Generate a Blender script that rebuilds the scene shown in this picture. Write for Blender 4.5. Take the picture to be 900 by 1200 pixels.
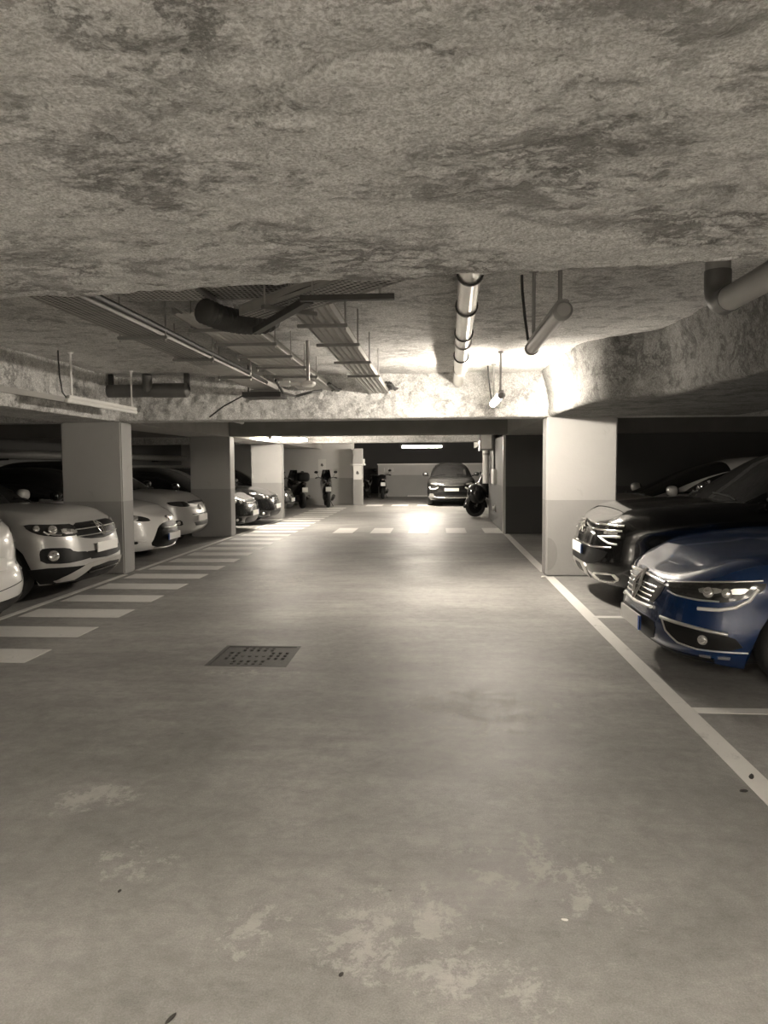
import bpy, bmesh, math, random
from mathutils import Vector, Matrix, noise
import mathutils.geometry as mgeo

random.seed(7)
for o in list(bpy.data.objects):
    bpy.data.objects.remove(o, do_unlink=True)
SC = bpy.context.scene
COL = SC.collection

# ------------------------------------------------------------------ camera
F_PX = 867.0
CAM_H = 1.5
VPX, VPY = 511.0, 544.5           # where the aisle direction vanishes (900x1200 frame)
ROLL = math.radians(0.38)
cam_d = bpy.data.cameras.new('camera')
cam_d.sensor_fit = 'VERTICAL'
cam_d.sensor_height = 36.0
cam_d.sensor_width = 27.0
cam_d.lens = F_PX / 1200.0 * 36.0
cam_d.clip_start = 0.02
cam_d.clip_end = 200
cam = bpy.data.objects.new('camera', cam_d)
COL.objects.link(cam)
yc = Vector((VPX - 450.0, 600.0 - VPY, -F_PX)).normalized()      # world +Y seen by the camera
xc = Vector((math.cos(ROLL), math.sin(ROLL), 0.0))
xc = (xc - yc * xc.dot(yc)).normalized()
zc = xc.cross(yc)
R = Matrix((xc, yc, zc))            # rows: world axes in camera space -> camera to world
cam.matrix_world = Matrix.Translation((0, 0, CAM_H)) @ R.to_4x4()
SC.camera = cam

# ------------------------------------------------------------------ world, exposure
w = bpy.data.worlds.new('world')
SC.world = w
w.use_nodes = True
w.node_tree.nodes['Background'].inputs[0].default_value = (0.0, 0.0, 0.0, 1)
w.node_tree.nodes['Background'].inputs[1].default_value = 0.0
vs = SC.view_settings
vs.view_transform = 'Standard'
vs.look = 'None'
vs.gamma = 1.0
vs.use_curve_mapping = False
vs.exposure = 3.2
LAMP_TINT = (1.0, 0.90, 0.77)

# ------------------------------------------------------------------ materials
MATS = {}
def nm(name):
    m = bpy.data.materials.new(name)
    m.use_nodes = True
    MATS[name] = m
    return m, m.node_tree, m.node_tree.nodes['Principled BSDF']

def setp(p, **k):
    for key, v in k.items():
        p.inputs[key.replace('_', ' ')].default_value = v

def plain(name, col, rough=0.5, metal=0.0, coat=0.0, spec=0.5, var=0.0, scale=12.0, bump=0.0, bscale=60.0):
    m, t, p = nm(name)
    setp(p, Base_Color=(*col, 1), Roughness=rough, Metallic=metal)
    p.inputs['Coat Weight'].default_value = coat
    p.inputs['Coat Roughness'].default_value = 0.06
    p.inputs['Specular IOR Level'].default_value = spec
    tc = t.nodes.new('ShaderNodeTexCoord')
    n = t.nodes.new('ShaderNodeTexNoise')
    n.inputs['Scale'].default_value = scale
    n.inputs['Detail'].default_value = 6
    t.links.new(tc.outputs['Object'], n.inputs['Vector'])
    mx = t.nodes.new('ShaderNodeMix'); mx.data_type = 'RGBA'
    mx.inputs['A'].default_value = (*[c * (1 - var) for c in col], 1)
    mx.inputs['B'].default_value = (*[min(1, c * (1 + var)) for c in col], 1)
    t.links.new(n.outputs['Fac'], mx.inputs['Factor'])
    t.links.new(mx.outputs['Result'], p.inputs['Base Color'])
    if bump > 0:
        n2 = t.nodes.new('ShaderNodeTexNoise')
        n2.inputs['Scale'].default_value = bscale
        n2.inputs['Detail'].default_value = 5
        t.links.new(tc.outputs['Object'], n2.inputs['Vector'])
        b = t.nodes.new('ShaderNodeBump')
        b.inputs['Strength'].default_value = bump
        b.inputs['Distance'].default_value = 0.01
        t.links.new(n2.outputs['Fac'], b.inputs['Height'])
        t.links.new(b.outputs['Normal'], p.inputs['Normal'])
    return m

def ramp(t, src, stops):
    r = t.nodes.new('ShaderNodeValToRGB')
    e = r.color_ramp.elements
    while len(e) < len(stops):
        e.new(0.5)
    for el, (pos, v) in zip(e, stops):
        el.position = pos
        el.color = (v, v, v, 1) if not hasattr(v, '__len__') else (*v, 1)
    t.links.new(src, r.inputs[0])
    return r.outputs['Color']

def tnoise(t, vec, scale, detail=6, rough=0.6, dist=0.0):
    n = t.nodes.new('ShaderNodeTexNoise')
    n.inputs['Scale'].default_value = scale
    n.inputs['Detail'].default_value = detail
    n.inputs['Roughness'].default_value = rough
    n.inputs['Distortion'].default_value = dist
    t.links.new(vec, n.inputs['Vector'])
    return n.outputs['Fac']

def mth(t, op, a, b=None, clamp=False):
    n = t.nodes.new('ShaderNodeMath'); n.operation = op; n.use_clamp = clamp
    for i, v in enumerate((a, b)):
        if v is None: continue
        if isinstance(v, (int, float)): n.inputs[i].default_value = v
        else: t.links.new(v, n.inputs[i])
    return n.outputs[0]

def mixc(t, fac, a, b, mode='MIX'):
    n = t.nodes.new('ShaderNodeMix'); n.data_type = 'RGBA'; n.blend_type = mode
    for k, v in (('Factor', fac), ('A', a), ('B', b)):
        if isinstance(v, (int, float)): n.inputs[k].default_value = v
        elif isinstance(v, tuple): n.inputs[k].default_value = (*v, 1)
        else: t.links.new(v, n.inputs[k])
    return n.outputs['Result']

def vmap(t, src, scale):
    mp = t.nodes.new('ShaderNodeMapping')
    mp.inputs['Scale'].default_value = scale
    t.links.new(src, mp.inputs['Vector'])
    return mp.outputs['Vector']

def mat_flock(name, base, dirt_shade, dirt_shade_amt=1.0, bumpd=0.02, fine=150.0):
    """sprayed mineral-fibre coating: lumpy, with grey dirt in ragged veins, crevice shade painted into them"""
    m, t, p = nm(name)
    setp(p, Roughness=0.95)
    p.inputs['Specular IOR Level'].default_value = 0.1
    tc = t.nodes.new('ShaderNodeTexCoord').outputs['Object']
    big = tnoise(t, tc, 1.3, 5, 0.6, 0.4)
    stretched = vmap(t, tc, (0.85, 1.25, 1.1))
    vein = tnoise(t, stretched, 5.0, 12, 0.80, 0.25)
    v1 = ramp(t, vein, [(0.40, 1.0), (0.425, 0.55), (0.46, 0.0)])
    v1 = mth(t, 'MULTIPLY', v1, ramp(t, big, [(0.34, 0.5), (0.58, 0.95)]))
    ridge = mth(t, 'ABSOLUTE', mth(t, 'SUBTRACT', tnoise(t, stretched, 2.6, 12, 0.76, 0.3), 0.5))
    v2 = ramp(t, ridge, [(0.0, 0.95), (0.010, 0.6), (0.026, 0.0)])
    v2 = mth(t, 'MULTIPLY', v2, ramp(t, tnoise(t, tc, 1.9, 3), [(0.46, 0.0), (0.56, 1.0)]))
    grain = tnoise(t, tc, fine, 4, 0.7)
    g = ramp(t, grain, [(0.42, 0.0), (0.58, 1.0)])
    speck = ramp(t, tnoise(t, tc, fine * .34, 6, 0.75), [(0.36, 1.0), (0.42, 0.0)])
    dirt_shade_f = mth(t, 'MULTIPLY', mth(t, 'MAXIMUM', mth(t, 'MAXIMUM', v1, v2), mth(t, 'MULTIPLY', speck, 0.75)), dirt_shade_amt, True)
    clump = ramp(t, tnoise(t, tc, fine * .22, 8, 0.8, 0.2), [(0.40, 0.0), (0.52, 1.0)])
    c = mixc(t, g, tuple(x * 0.72 for x in base), tuple(min(1, x * 1.12) for x in base))
    c = mixc(t, clump, mixc(t, 1.0, c, (0.80, 0.80, 0.79), 'MULTIPLY'), c)
    c = mixc(t, ramp(t, big, [(0.3, 0.0), (0.7, 1.0)]), c, mixc(t, 1.0, c, (0.90, 0.90, 0.90), 'MULTIPLY'))
    c = mixc(t, dirt_shade_f, c, dirt_shade)  # grime and crevice shade both painted into the veins
    t.links.new(c, p.inputs['Base Color'])
    h = mth(t, 'ADD', mth(t, 'MULTIPLY', tnoise(t, tc, fine * 0.55, 8, 0.8), 0.9),
            mth(t, 'MULTIPLY', tnoise(t, tc, 16.0, 9, 0.78), 1.1))
    h = mth(t, 'SUBTRACT', h, mth(t, 'MULTIPLY', mth(t, 'MAXIMUM', v1, v2), 0.5))
    b = t.nodes.new('ShaderNodeBump')
    b.inputs['Strength'].default_value = 0.9
    b.inputs['Distance'].default_value = bumpd
    t.links.new(h, b.inputs['Height'])
    t.links.new(b.outputs['Normal'], p.inputs['Normal'])
    return m

mat_flock('flock', (0.92, 0.91, 0.89), (0.23, 0.225, 0.215), 0.85, 0.016, 130)
mat_flock('flock_slab', (0.85, 0.84, 0.82), (0.22, 0.215, 0.205), 0.6, 0.012, 70)
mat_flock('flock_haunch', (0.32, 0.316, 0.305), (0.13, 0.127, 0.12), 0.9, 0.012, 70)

def mat_pillar():
    m, t, p = nm('pillar_paint')
    tc = t.nodes.new('ShaderNodeTexCoord').outputs['Object']
    sep = t.nodes.new('ShaderNodeSeparateXYZ'); t.links.new(tc, sep.inputs[0])
    band = mth(t, 'GREATER_THAN', sep.outputs['Z'], 1.02)
    n = tnoise(t, tc, 1.8, 6, 0.6, 0.5)
    up = mixc(t, n, (0.385, 0.38, 0.368), (0.455, 0.45, 0.437))
    lo = mixc(t, n, (0.28, 0.276, 0.265), (0.335, 0.33, 0.32))
    c = mixc(t, band, lo, up)
    sc = ramp(t, tnoise(t, vmap(t, tc, (1, 1, .5)), 4.5, 8, 0.7, .6), [(0.30, 1.0), (0.40, 0.0)])
    c = mixc(t, mth(t, 'MULTIPLY', sc, 0.4), c, (0.25, 0.245, 0.23))
    t.links.new(c, p.inputs['Base Color'])
    setp(p, Roughness=0.55)
    b = t.nodes.new('ShaderNodeBump'); b.inputs['Strength'].default_value = 0.25; b.inputs['Distance'].default_value = 0.006
    t.links.new(tnoise(t, tc, 30, 6, 0.6), b.inputs['Height'])
    t.links.new(b.outputs['Normal'], p.inputs['Normal'])
mat_pillar()

def mat_floor():
    m, t, p = nm('floor_concrete')
    tc = t.nodes.new('ShaderNodeTexCoord').outputs['Object']
    c0 = mixc(t, ramp(t, tnoise(t, tc, 0.55, 7, 0.62, 0.6), [(0.35, 0.0), (0.68, 1.0)]), (0.205, 0.20, 0.19), (0.36, 0.352, 0.335))
    streak = tnoise(t, vmap(t, tc, (0.35, 1.5, 1)), 2.3, 8, 0.7, 0.4)
    c0 = mixc(t, ramp(t, streak, [(0.42, 0.0), (0.66, 0.75)]), c0, (0.20, 0.195, 0.185))
    gr = tnoise(t, tc, 170, 4, 0.75)
    mot = tnoise(t, tc, 11.0, 10, 0.8, 0.3)
    c0 = mixc(t, 0.75, c0, mixc(t, ramp(t, mot, [(0.3, 0.0), (0.7, 1.0)]), (0.33, 0.33, 0.33), (0.67, 0.67, 0.67)), 'OVERLAY')
    c0 = mixc(t, 0.8, c0, mixc(t, ramp(t, gr, [(0.3, 0.0), (0.7, 1.0)]), (0.33, 0.33, 0.33), (0.67, 0.67, 0.67)), 'OVERLAY')
    # pale laitance worn into flakes, strongest in a few trodden places and where a lamp's glint is painted in
    def spot(x, y, rx, ry):
        mp = t.nodes.new('ShaderNodeMapping'); mp.vector_type = 'TEXTURE'
        mp.inputs['Location'].default_value = (x, y, 0)
        mp.inputs['Scale'].default_value = (rx, ry, 1)
        t.links.new(tc, mp.inputs['Vector'])
        ln = t.nodes.new('ShaderNodeVectorMath'); ln.operation = 'LENGTH'
        t.links.new(mp.outputs['Vector'], ln.inputs[0])
        return ramp(t, ln.outputs['Value'], [(0.0, 1.0), (0.5, 0.7), (1.0, 0.0)])
    spots = [(-0.60, 2.29, 0.20, 0.22), (-0.10, 2.30, 0.42, 0.40), (0.14, 2.06, 0.30, 0.22), (0.33, 2.75, 0.42, 0.28),
             (-1.16, 2.66, 0.24, 0.22), (0.25, 4.45, 0.75, 0.70), (-1.55, 3.15, 0.30, 0.25), (-2.0, 9.6, 0.6, 1.6), (0.55, 2.45, 0.2, 0.25), (-1.3, 5.2, .6, .15)]
    mask = None
    for s in spots:
        v = spot(*s)
        mask = v if mask is None else mth(t, 'MAXIMUM', mask, v)
    flake = tnoise(t, vmap(t, tc, (1.0, 0.8, 1)), 17.0, 12, 0.82, 0.35)
    mask = mth(t, 'MULTIPLY', mask, ramp(t, tnoise(t, tc, 4.5, 6, 0.7, 0.5), [(0.38, 0.0), (0.6, 1.0)]))
    thr = mth(t, 'ADD', flake, mth(t, 'MULTIPLY', mask, 0.30))
    fl = ramp(t, thr, [(0.62, 0.0), (0.71, 1.0)])
    c0 = mixc(t, mth(t, 'MULTIPLY', fl, 0.38), c0, (0.60, 0.585, 0.555))
    # dark specks and oil spots
    spk = ramp(t, tnoise(t, tc, 22.0, 3, 0.5), [(0.22, 1.0), (0.25, 0.0)])
    c0 = mixc(t, mth(t, 'MULTIPLY', spk, 0.6), c0, (0.08, 0.078, 0.07))
    t.links.new(c0, p.inputs['Base Color'])
    rr = mth(t, 'ADD', 0.36, mth(t, 'MULTIPLY', tnoise(t, tc, 1.7, 7, 0.65), 0.30))
    rr = mth(t, 'ADD', rr, mth(t, 'MULTIPLY', fl, 0.15))
    t.links.new(rr, p.inputs['Roughness'])
    p.inputs['Specular IOR Level'].default_value = 0.45
    b = t.nodes.new('ShaderNodeBump'); b.inputs['Strength'].default_value = 0.35; b.inputs['Distance'].default_value = 0.006
    h = mth(t, 'ADD', mth(t, 'MULTIPLY', tnoise(t, tc, 60, 6, 0.7), 0.4), mth(t, 'MULTIPLY', tnoise(t, tc, 5, 6, 0.6), 1.0))
    t.links.new(h, b.inputs['Height'])
    t.links.new(b.outputs['Normal'], p.inputs['Normal'])
mat_floor()

def mat_line():
    m, t, p = nm('line_paint')
    tc = t.nodes.new('ShaderNodeTexCoord').outputs['Object']
    wear = ramp(t, tnoise(t, tc, 7, 9, 0.75, 0.6), [(0.30, 1.0), (0.42, 0.0)])
    c = mixc(t, tnoise(t, tc, 2.0, 5), (0.58, 0.57, 0.545), (0.76, 0.75, 0.72))
    c = mixc(t, mth(t, 'MULTIPLY', wear, 0.7), c, (0.28, 0.275, 0.26))
    t.links.new(c, p.inputs['Base Color'])
    setp(p, Roughness=0.5)
mat_line()

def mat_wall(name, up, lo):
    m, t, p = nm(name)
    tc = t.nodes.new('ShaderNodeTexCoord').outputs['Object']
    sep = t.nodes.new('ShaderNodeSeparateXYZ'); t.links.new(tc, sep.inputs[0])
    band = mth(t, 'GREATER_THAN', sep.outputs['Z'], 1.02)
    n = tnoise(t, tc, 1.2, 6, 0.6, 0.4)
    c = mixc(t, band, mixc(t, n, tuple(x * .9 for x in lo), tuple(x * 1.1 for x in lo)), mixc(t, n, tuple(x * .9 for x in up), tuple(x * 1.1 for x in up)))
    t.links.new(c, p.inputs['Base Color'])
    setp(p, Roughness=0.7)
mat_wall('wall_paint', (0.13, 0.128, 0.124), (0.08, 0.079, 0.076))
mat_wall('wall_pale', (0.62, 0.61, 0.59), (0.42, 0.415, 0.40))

plain('concrete', (0.42, 0.41, 0.39), 0.85, var=0.18, scale=3, bump=0.4, bscale=40)
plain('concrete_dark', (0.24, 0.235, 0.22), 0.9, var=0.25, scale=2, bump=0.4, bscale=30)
plain('galv', (0.62, 0.61, 0.58), 0.30, 1.0, var=0.12, scale=20)
plain('galv_dull', (0.42, 0.41, 0.39), 0.55, 0.6, var=0.2, scale=14)
plain('tray_metal', (0.36, 0.35, 0.33), 0.55, 0.55, var=0.2, scale=10)
plain('dark_metal', (0.075, 0.073, 0.068), 0.5, 0.5, var=0.25, scale=15)
plain('lamp_grey', (0.27, 0.265, 0.255), 0.45, var=0.1)
plain('lamp_white', (0.80, 0.79, 0.76), 0.35, var=0.04)
plain('cable_black', (0.03, 0.029, 0.027), 0.5, var=0.2)
plain('pvc_grey', (0.34, 0.335, 0.32), 0.45, var=0.15, scale=6)
plain('pvc_dark', (0.12, 0.118, 0.112), 0.4, var=0.2, scale=6)
plain('cast_iron', (0.10, 0.098, 0.092), 0.55, 0.4, var=0.3, scale=30, bump=0.4, bscale=80)
plain('pit_black', (0.015, 0.015, 0.014), 0.9)
plain('debris', (0.035, 0.032, 0.028), 0.8, var=0.3, scale=40)
plain('chip_white', (0.8, 0.78, 0.74), 0.6)
plain('sign_white', (0.74, 0.73, 0.70), 0.5, var=0.05)
plain('sign_ink', (0.12, 0.115, 0.11), 0.6)
plain('half_disc_grey', (0.25, 0.246, 0.236), 0.6, var=0.1, scale=9)
plain('number_paint', (0.82, 0.81, 0.78), 0.6)

plain('paint_blue', (0.001, 0.020, 0.085), 0.25, 0.1, 1.0)
plain('paint_black', (0.006, 0.006, 0.006), 0.22, 0.1, 1.0)
plain('paint_darkgrey', (0.030, 0.030, 0.029), 0.25, 0.3, 1.0)
plain('paint_white', (0.72, 0.71, 0.69), 0.28, 0.0, 1.0)
plain('paint_pearl', (0.42, 0.415, 0.40), 0.32, 0.15, 0.9)
plain('paint_silver', (0.55, 0.54, 0.525), 0.35, 0.25, 0.9)
plain('chrome', (0.82, 0.81, 0.79), 0.12, 1.0)
plain('satin_silver', (0.62, 0.61, 0.59), 0.32, 0.75)
plain('black_plastic', (0.008, 0.008, 0.008), 0.45, spec=0.25, var=0.15, scale=30)
plain('gloss_black', (0.008, 0.008, 0.008), 0.10, 0.0, 0.6)
plain('grille_black', (0.005, 0.005, 0.005), 0.4, spec=0.25)
plain('car_glass', (0.012, 0.012, 0.012), 0.04, 0.0, 0.5, 0.6)
plain('lamp_lens', (0.66, 0.65, 0.63), 0.08, 0.75, 1.0)
plain('lamp_housing', (0.02, 0.02, 0.019), 0.12, 0.1, 0.6)
plain('drl_white', (0.85, 0.84, 0.82), 0.2, 0.2, 1.0)
plain('tail_red', (0.10, 0.085, 0.08), 0.12, 0.0, 1.0)
plain('tyre_rubber', (0.016, 0.016, 0.015), 0.75, var=0.2, scale=30, bump=0.2)
plain('rim_alloy', (0.40, 0.395, 0.38), 0.35, 0.8)
plain('plate_white', (0.86, 0.85, 0.82), 0.35)
plain('plate_blue', (0.02, 0.10, 0.42), 0.4)
plain('seat_vinyl', (0.02, 0.02, 0.019), 0.5, var=0.2)

def mat_emit(name, strength):
    m, t, p = nm(name)
    setp(p, Base_Color=(0.9, 0.9, 0.88, 1), Roughness=0.4)
    p.inputs['Emission Color'].default_value = (*LAMP_TINT, 1)
    p.inputs['Emission Strength'].default_value = strength
mat_emit('tube_lit', 48.0)
mat_emit('tube_lit_far', 14.0)
mat_emit('tube_lit_pillar', 55.0)
mat_emit('tube_lit_end', 62.0)
mat_emit('tube_fill_behind', 4.5)  # glow of the added lamps on the rear wall
mat_emit('tube_fill_recess', 70.0)  # glow of the added lamps behind the broad beam

# ------------------------------------------------------------------ mesh helpers
def build(name, verts, faces, mat, parent=None, smooth=None, bevel=0.0, loc=None, rot=None):
    me = bpy.data.meshes.new(name)
    me.from_pydata([tuple(v) for v in verts], [], faces)
    me.validate()
    if bevel > 0:
        bm = bmesh.new(); bm.from_mesh(me)
        es = [e for e in bm.edges if len(e.link_faces) == 2 and e.calc_face_angle(0) > 0.6]
        bmesh.ops.bevel(bm, geom=es, offset=bevel, segments=2, affect='EDGES', clamp_overlap=True)
        bm.to_mesh(me); bm.free()
    if mat is not None:
        me.materials.append(MATS[mat])
    if smooth is not None:
        me.polygons.foreach_set('use_smooth', [True] * len(me.polygons))
        me.set_sharp_from_angle(angle=math.radians(smooth))
    o = bpy.data.objects.new(name, me)
    COL.objects.link(o)
    if parent is not None:
        o.parent = parent
    if loc is not None: o.location = loc
    if rot is not None: o.rotation_euler = rot
    return o

class MB:
    def __init__(s): s.v = []; s.f = []
    def add(s, vs_, fs_):
        n = len(s.v); s.v += [Vector(v) for v in vs_]; s.f += [tuple(i + n for i in f) for f in fs_]; return s
    def box(s, a, b):
        x0, y0, z0 = a; x1, y1, z1 = b
        return s.add([(x0,y0,z0),(x1,y0,z0),(x1,y1,z0),(x0,y1,z0),(x0,y0,z1),(x1,y0,z1),(x1,y1,z1),(x0,y1,z1)],
                     [(0,3,2,1),(4,5,6,7),(0,1,5,4),(1,2,6,5),(2,3,7,6),(3,0,4,7)])
    def tube(s, path, r, seg=10, caps=True, flat=1.0):
        P = [Vector(p) for p in path]; n = len(P)
        rs = r if hasattr(r, '__len__') else [r] * n
        ref = None; base = len(s.v)
        for i in range(n):
            d = (P[min(i + 1, n - 1)] - P[max(i - 1, 0)]).normalized()
            if ref is None:
                ref = Vector((0, 0, 1)) if abs(d.z) < 0.9 else Vector((1, 0, 0))
            a = (ref - d * ref.dot(d)).normalized(); b = d.cross(a); ref = a
            for k in range(seg):
                th = 2 * math.pi * k / seg
                s.v.append(P[i] + (a * math.cos(th) * flat + b * math.sin(th)) * rs[i])
        for i in range(n - 1):
            for k in range(seg):
                k2 = (k + 1) % seg
                s.f.append((base + i*seg + k, base + i*seg + k2, base + (i+1)*seg + k2, base + (i+1)*seg + k))
        if caps:
            s.f.append(tuple(base + k for k in reversed(range(seg))))
            s.f.append(tuple(base + (n-1)*seg + k for k in range(seg)))
        return s
    def lathe(s, prof, axis='Y', seg=28, centre=(0, 0, 0)):
        """prof: (radius, offset along axis)"""
        base = len(s.v); c = Vector(centre); n = len(prof)
        for k in range(seg):
            th = 2 * math.pi * k / seg
            for r, h in prof:
                p = (r*math.cos(th), h, r*math.sin(th)) if axis == 'Y' else ((r*math.cos(th), r*math.sin(th), h) if axis == 'Z' else (h, r*math.cos(th), r*math.sin(th)))
                s.v.append(c + Vector(p))
        for k in range(seg):
            k2 = (k + 1) % seg
            for i in range(n - 1):
                s.f.append((base + k*n + i, base + k*n + i + 1, base + k2*n + i + 1, base + k2*n + i))
        return s
    def grid(s, nu, nv, fn):
        base = len(s.v)
        for i in range(nu + 1):
            for j in range(nv + 1):
                s.v.append(Vector(fn(i / nu, j / nv)))
        for i in range(nu):
            for j in range(nv):
                a = base + i * (nv + 1) + j
                s.f.append((a, a + nv + 1, a + nv + 2, a + 1))
        return s
    def ellipsoid(s, c, r, nu=14, nv=8, p=2.0):
        def sp(x): return math.copysign(abs(x) ** (2.0 / p), x)
        def fn(u, v):
            a = 2*math.pi*u; b = -math.pi/2 + math.pi*v
            return (c[0] + r[0]*sp(math.cos(b))*sp(math.cos(a)), c[1] + r[1]*sp(math.cos(b))*sp(math.sin(a)), c[2] + r[2]*sp(math.sin(b)))
        return s.grid(nu, nv, fn)
    def obj(s, name, mat, parent=None, smooth=35, bevel=0.0, loc=None, rot=None):
        return build(name, s.v, s.f, mat, parent, smooth, bevel, loc, rot)

def tag(o, label=None, cat=None, group=None, kind=None):
    if label: o['label'] = label
    if cat: o['category'] = cat
    if group: o['group'] = group
    if kind: o['kind'] = kind
    return o

def thing(name, label, cat, loc=(0, 0, 0), rz=0.0, group=None):
    o = bpy.data.objects.new(name, None)
    o.empty_display_size = 0.1
    COL.objects.link(o)
    o.location = loc; o.rotation_euler = (0, 0, rz)
    return tag(o, label, cat, group)

def struct(o, label=None):
    o['kind'] = 'structure'
    if label: o['label'] = label
    return o

# ------------------------------------------------------------------ levels of the place
SLAB = 2.72      # underside of the slab
BEAM = 2.12      # underside of the beams
XL0, XL1 = -5.20, -4.34    # left pillar row
XR0, XR1 = 1.46, 2.38      # right pillar row
YB = (9.95, 15.35, 20.55)  # front faces of the transverse beams and pillars
WL, WR, YR, YF = -9.8, 8.2, -3.4, 39.0

def lerp2(a, b, t): return a + (b - a) * t
def fl(p, amp=0.02, sc=2.0):
    q = Vector(p)
    n = noise.fractal(q * sc, 0.9, 2.1, 5)
    r = noise.turbulence(q * sc * 2.7, 4, False)
    return amp * (n * 0.9 + (r - 0.5) * 0.7)

# ------------------------------------------------------------------ floor with the drain pit
GX0, GX1, GY0, GY1 = -1.745, -1.12, 5.375, 6.00
def make_floor():
    xs = [WL, GX0, GX1, WR]; ys = [YR, GY0, GY1, YF]
    v = [(x, y, 0) for y in ys for x in xs]
    f = [(j*4+i, j*4+i+1, j*4+i+5, j*4+i+4) for j in range(3) for i in range(3) if not (i == 1 and j == 1)]
    n = len(v)     # the drain pit
    v += [(GX0,GY0,-0.3),(GX1,GY0,-0.3),(GX1,GY1,-0.3),(GX0,GY1,-0.3)]
    f += [(5,6,n+1,n),(6,10,n+2,n+1),(10,9,n+3,n+2),(9,5,n,n+3),(n,n+1,n+2,n+3)]
    return struct(build('floor', v, f, 'floor_concrete'), 'worn grey concrete floor of the car park')
FLOOR = make_floor()

def fline(name, x0, x1, y0, y1, skew=0.0, z=0.003):
    m = MB(); m.add([(x0,y0,0.0002),(x1,y0,0.0002),(x1+skew,y1,0.0002),(x0+skew,y1,0.0002),(x0,y0,z),(x1,y0,z),(x1+skew,y1,z),(x0+skew,y1,z)],
          [(4,5,6,7),(0,1,5,4),(1,2,6,5),(2,3,7,6),(3,0,4,7)])
    return m.obj(name, 'line_paint', FLOOR, None)

fline('edge_line', 1.445, 1.560, 0.6, 9.93); fline('edge_line', 1.445, 1.560, 10.36, 16.0)                      # right edge of the aisle
for y in (1.85, 4.525, 7.29):                                      # bays on the right
    fline('bay_line', 1.562, 6.6, y - 0.05, y + 0.05)
fline('edge_line', -4.36, -4.28, 1.0, 9.95)
fline('edge_line', -4.36, -4.28, 10.36, 15.35)
fline('edge_line', -4.36, -4.28, 15.75, 20.55)
y = 3.07
while y < 26.0:                                                   # hatched footway on the left
    fline('hatch_stripe', -4.20, -3.16, y - 0.205, y + 0.205)
    y += 0.843
for i in range(5):                                                # crossing at the second pillars
    x = -2.30 + i * 0.84
    fline('crossing_stripe', x, x + 0.45, 16.2, 17.5)
for i in range(5):
    x = -2.6 + i * 0.95
    fline('crossing_stripe', x, x + 0.62, 27.0, 28.0)

# ------------------------------------------------------------------ drain grate
def make_grate():
    g = thing('drain_grate', 'square cast-iron drain grate with slots set in the floor', 'grate', ((GX0+GX1)/2, (GY0+GY1)/2, 0))
    w = (GX1 - GX0) / 2; h = (GY1 - GY0) / 2
    fr = MB()
    for a, b in (((-w,-h),(w,-h+.03)),((-w,h-.03),(w,h)),((-w,-h+.03),(-w+.03,h-.03)),((w-.03,-h+.03),(w,h-.03))):
        fr.box((a[0],a[1],-.05),(b[0],b[1],.002))
    fr.obj('frame', 'cast_iron', g, 30)
    N = 20; m = MB(); cw = (2*w-.066)/N; ch = (2*h-.066)/N
    # pin-wheel of four slotted fields
    def hole(i, j):
        if not (1 <= i < N-1 and 1 <= j < N-1): return False
        a = 6 <= i <= 13
        top, bot = j >= 14, j <= 5
        if (top or bot) and 5 <= i <= 14: return (i % 2 == 1) and (j % 3 != 2)
        if 6 <= j <= 13 and (i <= 5 or i >= 14): return (i % 2 == 0) and (j % 3 != 2)
        return (i % 2 == 0) and (j % 4 == 1) and (6 <= i <= 13 and 7 <= j <= 12)
    for i in range(N):
        for j in range(N):
            x0 = -w+.033+i*cw; y0 = -h+.033+j*ch
            if hole(i, j):
                continue
            m.box((x0, y0, -.035), (x0+cw, y0+ch, -.002))
    m.obj('slotted_plate', 'cast_iron', g, 30)
make_grate()

# ------------------------------------------------------------------ ceiling: slab, beams, haunch
def make_ceiling():
    m = MB()
    x0, x1, y0, y1 = -4.6, 2.6, 2.2, 10.1
    nx, ny = 120, 130
    m.grid(nx, ny, lambda u, v: (lambda x, y: (x, y, SLAB + (fl((x, y, 3.1), .014, 1.6) if 0 < u < 1 and 0 < v < 1 else 0)))(x0 + (x1-x0)*u, y0 + (y1-y0)*v))
    for a in (((-5.0, YR), (2.6, y0)), ((-5.0, y1), (2.0, YF)), ((-5.0, y0), (x0, y1)), ):
        (ax, ay), (bx, by) = a
        m.add([(ax,ay,SLAB),(ax,by,SLAB),(bx,by,SLAB),(bx,ay,SLAB)], [(0,1,2,3)])
    m.add([(WL,YR,SLAB+.2),(WR,YR,SLAB+.2),(WR,YF,SLAB+.2),(WL,YF,SLAB+.2)], [(0,1,2,3)])
    struct(m.obj('ceiling', 'flock_slab', None, 60), 'flocked slab between the beams')
make_ceiling()
for xa, xb, lab in ((WL, -5.0, 'slab over the left bays, shade put into its dark colour'), (2.6, WR, 'slab over the right bays, shade put into its dark colour')):
    m = MB(); m.box((xa, YR, SLAB), (xb, YF, SLAB + .2)); struct(m.obj('ceiling', 'concrete_dark', None, 30), lab)  # dark concrete tone puts the bays' shade into the slab
m = MB(); m.box((2.0, 10.1, SLAB), (2.6, YF, SLAB + .2)); struct(m.obj('ceiling', 'concrete_dark', None, 30), 'slab over the far right bays, shade put into its dark colour')

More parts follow.
